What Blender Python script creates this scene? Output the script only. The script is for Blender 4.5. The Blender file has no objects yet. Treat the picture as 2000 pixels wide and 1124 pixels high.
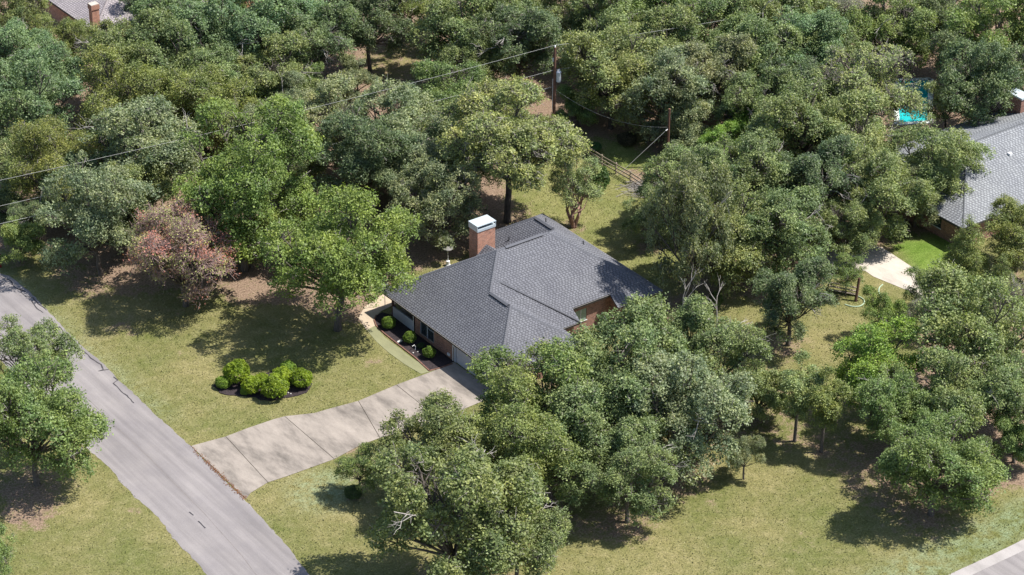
import bpy, math, random
import numpy as np
from mathutils import Vector, Matrix

# ------------------------------------------------------------------ camera
CAM = (-120.0132, -182.1370, 129.1424)
YAW, PIT, FPX, ROLL = 0.6415045, 0.5252707, 5035.782, 0.0082595
Fw = np.array([math.sin(YAW)*math.cos(PIT), math.cos(YAW)*math.cos(PIT), -math.sin(PIT)])
Rt = np.array([math.cos(YAW), -math.sin(YAW), 0.0])
Up = np.cross(Rt, Fw)
cr, sr = math.cos(ROLL), math.sin(ROLL)
R2 = cr*Rt + sr*Up
U2 = -sr*Rt + cr*Up
S = bpy.context.scene
C = S.collection
cam_d = bpy.data.cameras.new('camera')
cam = bpy.data.objects.new('camera', cam_d)
C.objects.link(cam)
cam.matrix_world = Matrix(((R2[0], U2[0], -Fw[0], CAM[0]), (R2[1], U2[1], -Fw[1], CAM[1]),
                           (R2[2], U2[2], -Fw[2], CAM[2]), (0, 0, 0, 1)))
cam_d.sensor_width = 36.0
cam_d.lens = FPX/2000*36.0
cam_d.clip_start = 1.0
cam_d.clip_end = 3000
S.camera = cam

# ------------------------------------------------------------------ light
SUN = Vector((0.52, -0.34, 1.0)).normalized()       # towards the sun
w = bpy.data.worlds.new('World'); S.world = w; w.use_nodes = True
nt = w.node_tree
sky = nt.nodes.new('ShaderNodeTexSky'); sky.sky_type = 'NISHITA'; sky.sun_disc = False
sky.sun_elevation = math.asin(SUN.z)
sky.sun_rotation = math.atan2(SUN.x, SUN.y)
nt.links.new(sky.outputs[0], nt.nodes['Background'].inputs[0])
nt.nodes['Background'].inputs[1].default_value = 0.098
sd = bpy.data.lights.new('sun', 'SUN'); sd.energy = 4.3; sd.angle = math.radians(0.5); sd.color = (1, 0.955, 0.89)
so = bpy.data.objects.new('sun', sd); C.objects.link(so)
so.rotation_euler = SUN.to_track_quat('Z', 'Y').to_euler()
so.location = (0, 0, 60)
S.view_settings.view_transform = 'Standard'
S.view_settings.look = 'None'
S.view_settings.gamma = 1
S.view_settings.exposure = 0.90
S.view_settings.use_curve_mapping = False

# ------------------------------------------------------------------ survey helpers
def un(X, Y, z=0.0):
    """point of the place seen at photo pixel X,Y lying at height z"""
    a, b = X-1000.0, Y-562.0
    a, b = cr*a + sr*b, -sr*a + cr*b
    d = Fw*FPX + Rt*a - Up*b
    t = (z-CAM[2])/d[2]
    return (CAM[0]+d[0]*t, CAM[1]+d[1]*t)

def pr(p):
    d = np.asarray(p, float) - np.array(CAM)
    z = d@Fw; x = FPX*(d@Rt)/z; y = -FPX*(d@Up)/z
    return 1000+cr*x-sr*y, 562+sr*x+cr*y

def smooth(t): t = min(1, max(0, t)); return t*t*(3-2*t)

def inpoly(X, Y, poly):
    X = np.asarray(X); Y = np.asarray(Y); c = np.zeros(X.shape, bool); n = len(poly); j = n-1
    for i in range(n):
        xi, yi = poly[i]; xj, yj = poly[j]
        m = ((yi > Y) != (yj > Y)) & (X < (xj-xi)*(Y-yi)/((yj-yi) if yj != yi else 1e-9)+xi)
        c ^= m; j = i
    return c

# ------------------------------------------------------------------ object helpers
def link(o, parent=None):
    C.objects.link(o)
    if parent is not None: o.parent = parent
    return o

def tag(o, label=None, cat=None, group=None, kind=None):
    if label: o['label'] = label
    if cat: o['category'] = cat
    if group: o['group'] = group
    if kind: o['kind'] = kind
    return o

def empty(name, loc, label, cat, group=None, rz=0.0, sc=1.0):
    o = bpy.data.objects.new(name, None); C.objects.link(o)
    o.location = loc; o.rotation_euler = (0, 0, rz)
    o.scale = (sc, sc, sc) if not isinstance(sc, tuple) else sc
    o.empty_display_size = 0.2
    return tag(o, label, cat, group)

class MB:
    """collects boxes, prisms, tubes into one mesh"""
    def __init__(s): s.v = []; s.f = []; s.m = []; s.mi = 0
    def add(s, vs, fs):
        n = len(s.v); s.v += [tuple(map(float, p)) for p in vs]
        s.f += [tuple(i+n for i in f) for f in fs]; s.m += [s.mi]*len(fs); return s
    def box(s, x0, x1, y0, y1, z0, z1):
        return s.add([(x0,y0,z0),(x1,y0,z0),(x1,y1,z0),(x0,y1,z0),(x0,y0,z1),(x1,y0,z1),(x1,y1,z1),(x0,y1,z1)],
                     [(0,3,2,1),(4,5,6,7),(0,1,5,4),(1,2,6,5),(2,3,7,6),(3,0,4,7)])
    def prism(s, pts, z0, z1):
        n = len(pts)
        a = sum(pts[i][0]*pts[(i+1) % n][1]-pts[(i+1) % n][0]*pts[i][1] for i in range(n))
        if a < 0: pts = pts[::-1]
        return s.add([(p[0], p[1], z0) for p in pts]+[(p[0], p[1], z1) for p in pts],
                     [tuple(range(n))[::-1], tuple(range(n, 2*n))]+[(i, (i+1) % n, (i+1) % n+n, i+n) for i in range(n)])
    def tube(s, path, rad, n=8, cap=True):
        path = [Vector(p) for p in path]; k = len(path)
        if not hasattr(rad, '__len__'): rad = [rad]*k
        ref = None; vs = []; fs = []
        for i, p in enumerate(path):
            d = (path[min(i+1, k-1)]-path[max(i-1, 0)])
            if d.length < 1e-7: d = Vector((0, 0, 1))
            d.normalize()
            if ref is None: ref = Vector((1, 0, 0)) if abs(d.x) < 0.8 else Vector((0, 1, 0))
            a = (ref-d*ref.dot(d)).normalized(); b = d.cross(a); ref = a
            for j in range(n):
                t = 2*math.pi*j/n
                vs.append(p+(a*math.cos(t)+b*math.sin(t))*rad[i])
        for i in range(k-1):
            for j in range(n):
                j2 = (j+1) % n
                fs.append((i*n+j, i*n+j2, (i+1)*n+j2, (i+1)*n+j))
        if cap: fs += [tuple(range(n))[::-1], tuple(range((k-1)*n, k*n))]
        return s.add(vs, fs)
    def lathe(s, prof, c=(0,0,0), n=16):
        vs = []; fs = []
        for r, z in prof:
            for j in range(n):
                t = 2*math.pi*j/n; vs.append((c[0]+r*math.cos(t), c[1]+r*math.sin(t), c[2]+z))
        for i in range(len(prof)-1):
            for j in range(n):
                j2 = (j+1) % n; fs.append((i*n+j, i*n+j2, (i+1)*n+j2, (i+1)*n+j))
        return s.add(vs, fs)
    def beam(s, a, b, w_, h_):
        """box beam between two points, width horizontal w_, height h_"""
        a = Vector(a); b = Vector(b); d = (b-a).normalized(); side = d.cross(Vector((0,0,1))).normalized()*w_/2
        u = side.cross(d).normalized()*h_/2
        P = [a-side-u, a+side-u, a+side+u, a-side+u, b-side-u, b+side-u, b+side+u, b-side+u]
        return s.add(P, [(0,1,2,3)[::-1],(4,5,6,7),(0,4,5,1)[::-1],(1,5,6,2)[::-1],(2,6,7,3)[::-1],(3,7,4,0)[::-1]])
    def mesh(s, name, mats, smooth_=False):
        me = bpy.data.meshes.new(name); me.from_pydata(s.v, [], s.f); me.update()
        for m in (mats if isinstance(mats, (list, tuple)) else [mats]): me.materials.append(m)
        if any(s.m): me.polygons.foreach_set('material_index', s.m)
        if smooth_: me.polygons.foreach_set('use_smooth', [True]*len(me.polygons))
        return me
    def build(s, name, mats, parent=None, smooth_=False, loc=(0,0,0), bevel=0):
        o = bpy.data.objects.new(name, s.mesh(name, mats, smooth_)); o.location = loc
        if bevel:
            b = o.modifiers.new('bevel', 'BEVEL'); b.width = bevel; b.segments = 2
        return link(o, parent)

# ------------------------------------------------------------------ materials
def mat(name):
    m = bpy.data.materials.new(name); m.use_nodes = True
    n = m.node_tree.nodes; l = m.node_tree.links; b = n['Principled BSDF']
    return m, n, l, b

def noise(n, l, vec, scale, detail=4, rough=0.6):
    t = n.new('ShaderNodeTexNoise'); t.inputs['Scale'].default_value = scale
    t.inputs['Detail'].default_value = detail; t.inputs['Roughness'].default_value = rough
    l.new(vec, t.inputs['Vector']); return t.outputs['Fac']

def ramp(n, l, fac, stops):
    r = n.new('ShaderNodeValToRGB'); e = r.color_ramp.elements
    e[0].position, e[0].color = stops[0][0], (*stops[0][1], 1)
    e[1].position, e[1].color = stops[-1][0], (*stops[-1][1], 1)
    for p, c in stops[1:-1]:
        k = e.new(p); k.color = (*c, 1)
    l.new(fac, r.inputs[0]); return r.outputs[0]

def mix(n, l, fac, a, b, mode='MIX'):
    m = n.new('ShaderNodeMix'); m.data_type = 'RGBA'; m.blend_type = mode
    for sock, v in ((m.inputs[0], fac), (m.inputs[6], a), (m.inputs[7], b)):
        if isinstance(v, (int, float)): sock.default_value = v
        elif isinstance(v, tuple): sock.default_value = (*v, 1)
        else: l.new(v, sock)
    return m.outputs[2]

def mth(n, l, op, a, b=None, clamp=False):
    m = n.new('ShaderNodeMath'); m.operation = op; m.use_clamp = clamp
    for i, v in enumerate((a, b)):
        if v is None: continue
        if isinstance(v, (int, float)): m.inputs[i].default_value = v
        else: l.new(v, m.inputs[i])
    return m.outputs[0]

def bump(n, l, h, b, strength=0.5, dist=0.02):
    k = n.new('ShaderNodeBump'); k.inputs['Strength'].default_value = strength; k.inputs['Distance'].default_value = dist
    l.new(h, k.inputs['Height']); l.new(k.outputs[0], b.inputs['Normal'])

def objvec(n): return n.new('ShaderNodeTexCoord').outputs['Object']
def posvec(n): return n.new('ShaderNodeNewGeometry').outputs['Position']

def simple(name, col, rough=0.7, var=0.2, scale=3.0, metal=0.0, bmp=0.0, spec=0.3):
    m, n, l, b = mat(name)
    v = posvec(n); f = noise(n, l, v, scale)
    c0 = tuple(c*(1-var) for c in col); c1 = tuple(min(1, c*(1+var)) for c in col)
    l.new(ramp(n, l, f, [(0.3, c0), (0.7, c1)]), b.inputs['Base Color'])
    b.inputs['Roughness'].default_value = rough; b.inputs['Metallic'].default_value = metal
    b.inputs['Specular IOR Level'].default_value = spec
    if bmp: bump(n, l, noise(n, l, v, scale*8), b, bmp, 0.02)
    return m

M = {}
# lawn, litter and bare soil in one sheet, mixed by attributes stored on the ground
m, n, l, b = mat('grass_and_soil'); v = posvec(n)
big = noise(n, l, v, 0.12, 4); mid = noise(n, l, v, 0.9, 6, 0.75); fine = noise(n, l, v, 5.5, 5, 0.75); vf = noise(n, l, v, 16, 2, 0.7)
g = ramp(n, l, mid, [(0.34, (0.135, 0.142, 0.040)), (0.5, (0.210, 0.200, 0.080)), (0.66, (0.320, 0.285, 0.145))])
g2 = ramp(n, l, big, [(0.36, (0.115, 0.142, 0.040)), (0.5, (0.185, 0.180, 0.070)), (0.64, (0.285, 0.245, 0.115))])
g = mix(n, l, 0.5, g, g2)
g = mix(n, l, 1.0, g, ramp(n, l, fine, [(0.30, (0.50, 0.52, 0.46)), (0.52, (1, 1, 1)), (0.72, (1.5, 1.45, 1.4))]), 'MULTIPLY')
at = n.new('ShaderNodeAttribute'); at.attribute_name = 'cover'
sep = n.new('ShaderNodeSeparateColor'); l.new(at.outputs['Color'], sep.inputs[0])
bright = mix(n, l, 1.0, g, (0.72, 1.25, 0.45), 'MULTIPLY')
g = mix(n, l, sep.outputs[1], g, bright)
pale = ramp(n, l, fine, [(0.35, (0.13, 0.17, 0.07)), (0.62, (0.30, 0.40, 0.26))])
pf = mth(n, l, 'MULTIPLY', sep.outputs[2], mth(n, l, 'MULTIPLY', mth(n, l, 'SUBTRACT', mid, 0.40), 4.0, True), True)
g = mix(n, l, pf, g, pale)
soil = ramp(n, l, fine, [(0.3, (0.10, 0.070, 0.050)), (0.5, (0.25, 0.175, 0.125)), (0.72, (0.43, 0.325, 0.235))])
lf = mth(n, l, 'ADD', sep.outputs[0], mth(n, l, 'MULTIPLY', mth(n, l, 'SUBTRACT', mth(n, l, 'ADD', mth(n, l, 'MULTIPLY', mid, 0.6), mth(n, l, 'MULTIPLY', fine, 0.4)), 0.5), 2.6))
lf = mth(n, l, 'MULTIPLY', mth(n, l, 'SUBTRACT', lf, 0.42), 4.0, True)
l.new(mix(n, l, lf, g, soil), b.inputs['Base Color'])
b.inputs['Roughness'].default_value = 0.9; b.inputs['Specular IOR Level'].default_value = 0.1
bump(n, l, mth(n, l, 'ADD', fine, vf), b, 0.9, 0.10)
M['ground'] = m

m, n, l, b = mat('grass_blades'); v = posvec(n)
l.new(mix(n, l, 0.5, ramp(n, l, noise(n, l, v, 0.9, 6, 0.75), [(0.34, (0.150, 0.165, 0.045)), (0.66, (0.36, 0.325, 0.16))]), ramp(n, l, noise(n, l, v, 0.12, 4), [(0.35, (0.130, 0.160, 0.044)), (0.65, (0.27, 0.235, 0.11))])), b.inputs['Base Color'])
b.inputs['Roughness'].default_value = 0.7
M['ground_tuft'] = m

# asphalt, old and pale, with wheel tracks along the road (world y)
m, n, l, b = mat('old_asphalt'); v = posvec(n)
mp = n.new('ShaderNodeMapping'); mp.inputs['Scale'].default_value = (1, 0.05, 1); l.new(v, mp.inputs[0])
st = noise(n, l, mp.outputs[0], 1.1, 5, 0.6); bl = noise(n, l, v, 0.25, 4); fi = noise(n, l, v, 14, 3, 0.8)
c = ramp(n, l, st, [(0.32, (0.180, 0.164, 0.162)), (0.66, (0.270, 0.247, 0.242))])
c = mix(n, l, 1.0, c, ramp(n, l, bl, [(0.3, (0.84, 0.84, 0.86)), (0.7, (1.08, 1.08, 1.06))]), 'MULTIPLY')
c = mix(n, l, 1.0, c, ramp(n, l, fi, [(0.25, (0.78, 0.78, 0.78)), (0.6, (1.03, 1.03, 1.03))]), 'MULTIPLY')
l.new(c, b.inputs['Base Color']); b.inputs['Roughness'].default_value = 0.88
bump(n, l, fi, b, 0.4, 0.02)
M['asphalt'] = m

def concrete(name, col, var=0.22):
    m, n, l, b = mat(name); v = posvec(n)
    mp = n.new('ShaderNodeMapping'); mp.inputs['Rotation'].default_value = (0, 0, 0.5); mp.inputs['Scale'].default_value = (1, 0.35, 1); l.new(v, mp.inputs[0])
    a = noise(n, l, mp.outputs[0], 0.55, 6, 0.68); f = noise(n, l, v, 12, 3, 0.7)
    c = ramp(n, l, a, [(0.30, tuple(x*(1-var*1.6) for x in col)), (0.52, col), (0.75, tuple(x*(1+var) for x in col))])
    c = mix(n, l, 1.0, c, ramp(n, l, f, [(0.25, (0.86, 0.85, 0.84)), (0.6, (1.02, 1.02, 1.02))]), 'MULTIPLY')
    l.new(c, b.inputs['Base Color']); b.inputs['Roughness'].default_value = 0.85
    bump(n, l, f, b, 0.3, 0.01)
    return m
M['drive'] = concrete('driveway_concrete', (0.262, 0.228, 0.196), 0.36)
M['palecon'] = concrete('pale_concrete', (0.47, 0.42, 0.36), 0.2)
M['kerb'] = concrete('kerb_concrete', (0.34, 0.315, 0.30), 0.15)
M['walk'] = concrete('mossy_concrete', (0.215, 0.215, 0.115), 0.14)
M['tan'] = concrete('tan_patio_concrete', (0.46, 0.37, 0.27), 0.15)
M['gap'] = simple('joint_dirt', (0.06, 0.05, 0.035), 0.95)
M['seam'] = simple('worn_seam', (0.17, 0.15, 0.14), 0.9)
M['crack'] = simple('crack_sealer', (0.045, 0.042, 0.045), 0.6)
M['debris'] = simple('leaf_debris', (0.16, 0.075, 0.04), 0.95, 0.5, 9)
M['mulch'] = simple('black_mulch', (0.035, 0.026, 0.028), 0.95, 0.6, 9, bmp=1.0)
M['edge'] = simple('brick_edging', (0.17, 0.09, 0.065), 0.9, 0.3, 4)

def brick_mat(name, c1, c2, mortar):
    m, n, l, b = mat(name); t = n.new('ShaderNodeTexCoord')
    # box style mapping: horizontal run = x+y, vertical = z
    s_ = n.new('ShaderNodeSeparateXYZ'); l.new(posvec(n), s_.inputs[0])
    cb = n.new('ShaderNodeCombineXYZ'); l.new(mth(n, l, 'ADD', s_.outputs[0], s_.outputs[1]), cb.inputs[0]); l.new(s_.outputs[2], cb.inputs[1])
    br = n.new('ShaderNodeTexBrick'); l.new(cb.outputs[0], br.inputs['Vector'])
    br.inputs['Color1'].default_value = (*c1, 1); br.inputs['Color2'].default_value = (*c2, 1); br.inputs['Mortar'].default_value = (*mortar, 1)
    br.inputs['Scale'].default_value = 1.0; br.inputs['Brick Width'].default_value = 0.30; br.inputs['Row Height'].default_value = 0.105
    br.inputs['Mortar Size'].default_value = 0.012; br.inputs['Bias'].default_value = 0.0
    f = noise(n, l, posvec(n), 3.0, 5, 0.8)
    c = mix(n, l, 1.0, br.outputs['Color'], ramp(n, l, f, [(0.25, (0.55, 0.52, 0.5)), (0.7, (1.35, 1.3, 1.3))]), 'MULTIPLY')
    l.new(c, b.inputs['Base Color']); b.inputs['Roughness'].default_value = 0.9
    bump(n, l, br.outputs['Fac'], b, -0.6, 0.01)
    return m
M['brick'] = brick_mat('red_brown_brick', (0.29, 0.13, 0.085), (0.17, 0.075, 0.055), (0.34, 0.28, 0.23))
M['brick2'] = brick_mat('orange_brick', (0.46, 0.20, 0.12), (0.30, 0.125, 0.08), (0.52, 0.42, 0.34))

def shingle(name, col):
    m, n, l, b = mat(name)
    g_ = n.new('ShaderNodeAttribute'); g_.attribute_name = 'tint'
    f = noise(n, l, posvec(n), 22, 3, 0.8)
    c = mix(n, l, 1.0, col, ramp(n, l, g_.outputs['Fac'], [(0.0, (0.60, 0.60, 0.62)), (0.45, (0.98, 0.98, 0.98)), (1.0, (1.35, 1.35, 1.36))]), 'MULTIPLY')
    c = mix(n, l, 1.0, c, ramp(n, l, noise(n, l, posvec(n), 0.35, 4, 0.6), [(0.3, (0.88, 0.88, 0.9)), (0.7, (1.1, 1.1, 1.08))]), 'MULTIPLY')
    c = mix(n, l, 1.0, c, ramp(n, l, f, [(0.3, (0.8, 0.8, 0.8)), (0.65, (1.12, 1.12, 1.12))]), 'MULTIPLY')
    l.new(c, b.inputs['Base Color']); b.inputs['Roughness'].default_value = 0.85
    return m
M['shingle'] = shingle('charcoal_shingle', (0.138, 0.141, 0.158))
M['shingle_base'] = simple('charcoal_shingle_line', (0.038, 0.039, 0.045), 0.9, 0.15, 6)  # dark deck colour that shows in the gaps between the tabs
M['cap'] = simple('ridge_shingle', (0.105, 0.108, 0.122), 0.85, 0.15, 8)
M['shingle2'] = shingle('grey_shingle', (0.245, 0.255, 0.265))
M['shingle2_base'] = simple('grey_shingle_line', (0.105, 0.11, 0.118), 0.9, 0.15, 6)
M['shingle3'] = shingle('taupe_shingle', (0.33, 0.295, 0.30))
M['shingle3_base'] = simple('taupe_shingle_line', (0.20, 0.175, 0.18), 0.9, 0.15, 6)
M['vent'] = simple('black_ridge_vent', (0.015, 0.015, 0.018), 0.7)
M['trim'] = simple('dark_fascia', (0.05, 0.045, 0.045), 0.6)
M['soffit'] = simple('grey_soffit', (0.22, 0.21, 0.2), 0.8)
M['whitetrim'] = simple('white_trim', (0.62, 0.62, 0.60), 0.6, 0.08)
M['greypaint'] = simple('grey_painted_door', (0.42, 0.41, 0.43), 0.55, 0.05)
M['bluegrey'] = simple('blue_grey_panel', (0.36, 0.38, 0.42), 0.6, 0.06)
M['metalcap'] = simple('galvanised_cap', (0.62, 0.70, 0.74), 0.38, 0.06, 2, metal=0.35)
M['darkmetal'] = simple('dark_metal', (0.035, 0.035, 0.04), 0.5)
M['whitemetal'] = simple('white_metal', (0.72, 0.72, 0.72), 0.4, 0.05)
M['glass'] = simple('window_glass', (0.03, 0.04, 0.045), 0.08, 0.1, spec=0.8)
M['greenglass'] = simple('green_curtained_glass', (0.20, 0.27, 0.22), 0.15, 0.1, spec=0.7)
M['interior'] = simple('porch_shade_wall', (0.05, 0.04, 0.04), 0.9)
M['wood'] = simple('weathered_wood', (0.30, 0.25, 0.19), 0.9, 0.25, 5)
M['darkwood'] = simple('dark_stained_post', (0.10, 0.055, 0.04), 0.9, 0.3, 5)
M['pole'] = simple('creosote_pole', (0.16, 0.085, 0.06), 0.9, 0.3, 3)
M['can'] = simple('transformer_paint', (0.55, 0.58, 0.62), 0.4, 0.06)
M['wire'] = simple('aluminium_wire', (0.38, 0.38, 0.36), 0.5, 0.05)
M['bluewater'] = simple('turquoise_pool_water', (0.02, 0.42, 0.44), 0.06, 0.25, 0.6, spec=0.8)
M['pooledge'] = simple('pale_pool_deck', (0.62, 0.66, 0.62), 0.8, 0.1)
M['teal'] = simple('teal_fabric', (0.03, 0.34, 0.40), 0.8, 0.1)
M['cover'] = simple('grey_fabric', (0.28, 0.29, 0.33), 0.85, 0.08)
M['hose'] = simple('pale_green_hose', (0.36, 0.46, 0.33), 0.7, 0.1)
M['red'] = simple('dark_red_paint', (0.22, 0.02, 0.02), 0.5, 0.1)
M['tarp'] = simple('blue_white_tarp', (0.42, 0.52, 0.62), 0.5, 0.6, 1.8)
M['stone'] = simple('white_stone', (0.62, 0.60, 0.56), 0.8)

# bark
def bark(name, c0, c1):
    m, n, l, b = mat(name); v = objvec(n)
    mp = n.new('ShaderNodeMapping'); mp.inputs['Scale'].default_value = (1, 1, 0.25); l.new(v, mp.inputs[0])
    f = noise(n, l, mp.outputs[0], 9, 5, 0.7)
    l.new(ramp(n, l, f, [(0.3, c0), (0.7, c1)]), b.inputs['Base Color']); b.inputs['Roughness'].default_value = 0.95
    bump(n, l, f, b, 0.8, 0.03); return m
M['bark'] = bark('oak_bark', (0.045, 0.036, 0.03), (0.16, 0.135, 0.115))
M['twig'] = bark('grey_twig', (0.15, 0.13, 0.12), (0.36, 0.33, 0.30))
M['pinktwig'] = bark('pinkish_grey_twig', (0.26, 0.17, 0.15), (0.46, 0.33, 0.30))
M['deadwood'] = bark('bleached_deadwood', (0.22, 0.20, 0.18), (0.42, 0.39, 0.36))
M['myrtlebark'] = bark('pinkish_smooth_bark', (0.20, 0.10, 0.08), (0.50, 0.33, 0.27))

def leafmat(name, rough=0.5, trans=0.30, c2=None):
    m, n, l, b = mat(name)
    oi = n.new('ShaderNodeObjectInfo'); at = n.new('ShaderNodeAttribute'); at.attribute_name = 'tint'
    k = ramp(n, l, at.outputs['Fac'], [(0.0, (0.45, 0.52, 0.48)), (0.5, (1, 1, 1)), (1.0, (2.15, 2.0, 1.75))])
    base = mix(n, l, 1.0, oi.outputs['Color'], k, 'MULTIPLY')
    if c2:
        a2 = n.new('ShaderNodeAttribute'); a2.attribute_name = 'clump'
        base = mix(n, l, mth(n, l, 'MULTIPLY', mth(n, l, 'SUBTRACT', a2.outputs['Fac'], 0.45), 6, True), base, c2)
    else:
        hv = noise(n, l, objvec(n), 0.45, 3, 0.6)
        base = mix(n, l, 1.0, base, ramp(n, l, hv, [(0.3, (0.80, 0.90, 0.95)), (0.7, (1.22, 1.10, 0.95))]), 'MULTIPLY')
    l.new(base, b.inputs['Base Color']); b.inputs['Roughness'].default_value = rough
    b.inputs['Specular IOR Level'].default_value = 0.32
    tr = n.new('ShaderNodeBsdfTranslucent'); l.new(mix(n, l, 1.0, base, (1.15, 1.3, 0.5), 'MULTIPLY'), tr.inputs[0])
    ms = n.new('ShaderNodeMixShader'); ms.inputs[0].default_value = trans
    l.new(b.outputs[0], ms.inputs[1]); l.new(tr.outputs[0], ms.inputs[2])
    l.new(ms.outputs[0], n['Material Output'].inputs[0]); return m
M['leaf'] = leafmat('leaf')
M['pinkleaf'] = leafmat('turning_leaf', 0.6, 0.3, (0.52, 0.22, 0.17))

# ------------------------------------------------------------------ the ground
GX0, GX1, GY0, GY1, GS = -75.0, 130.0, -85.0, 115.0, 0.7
COL = {'oak': (0.182, 0.226, 0.096), 'blu': (0.155, 0.220, 0.110), 'grey': (0.210, 0.240, 0.135), 'olive': (0.180, 0.212, 0.070),
       'elm': (0.150, 0.205, 0.055), 'yell': (0.232, 0.270, 0.118), 'bright': (0.190, 0.290, 0.060), 'dark': (0.125, 0.165, 0.082),
       'pink': (0.34, 0.33, 0.12), 'mid': (0.168, 0.226, 0.078)}
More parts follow.
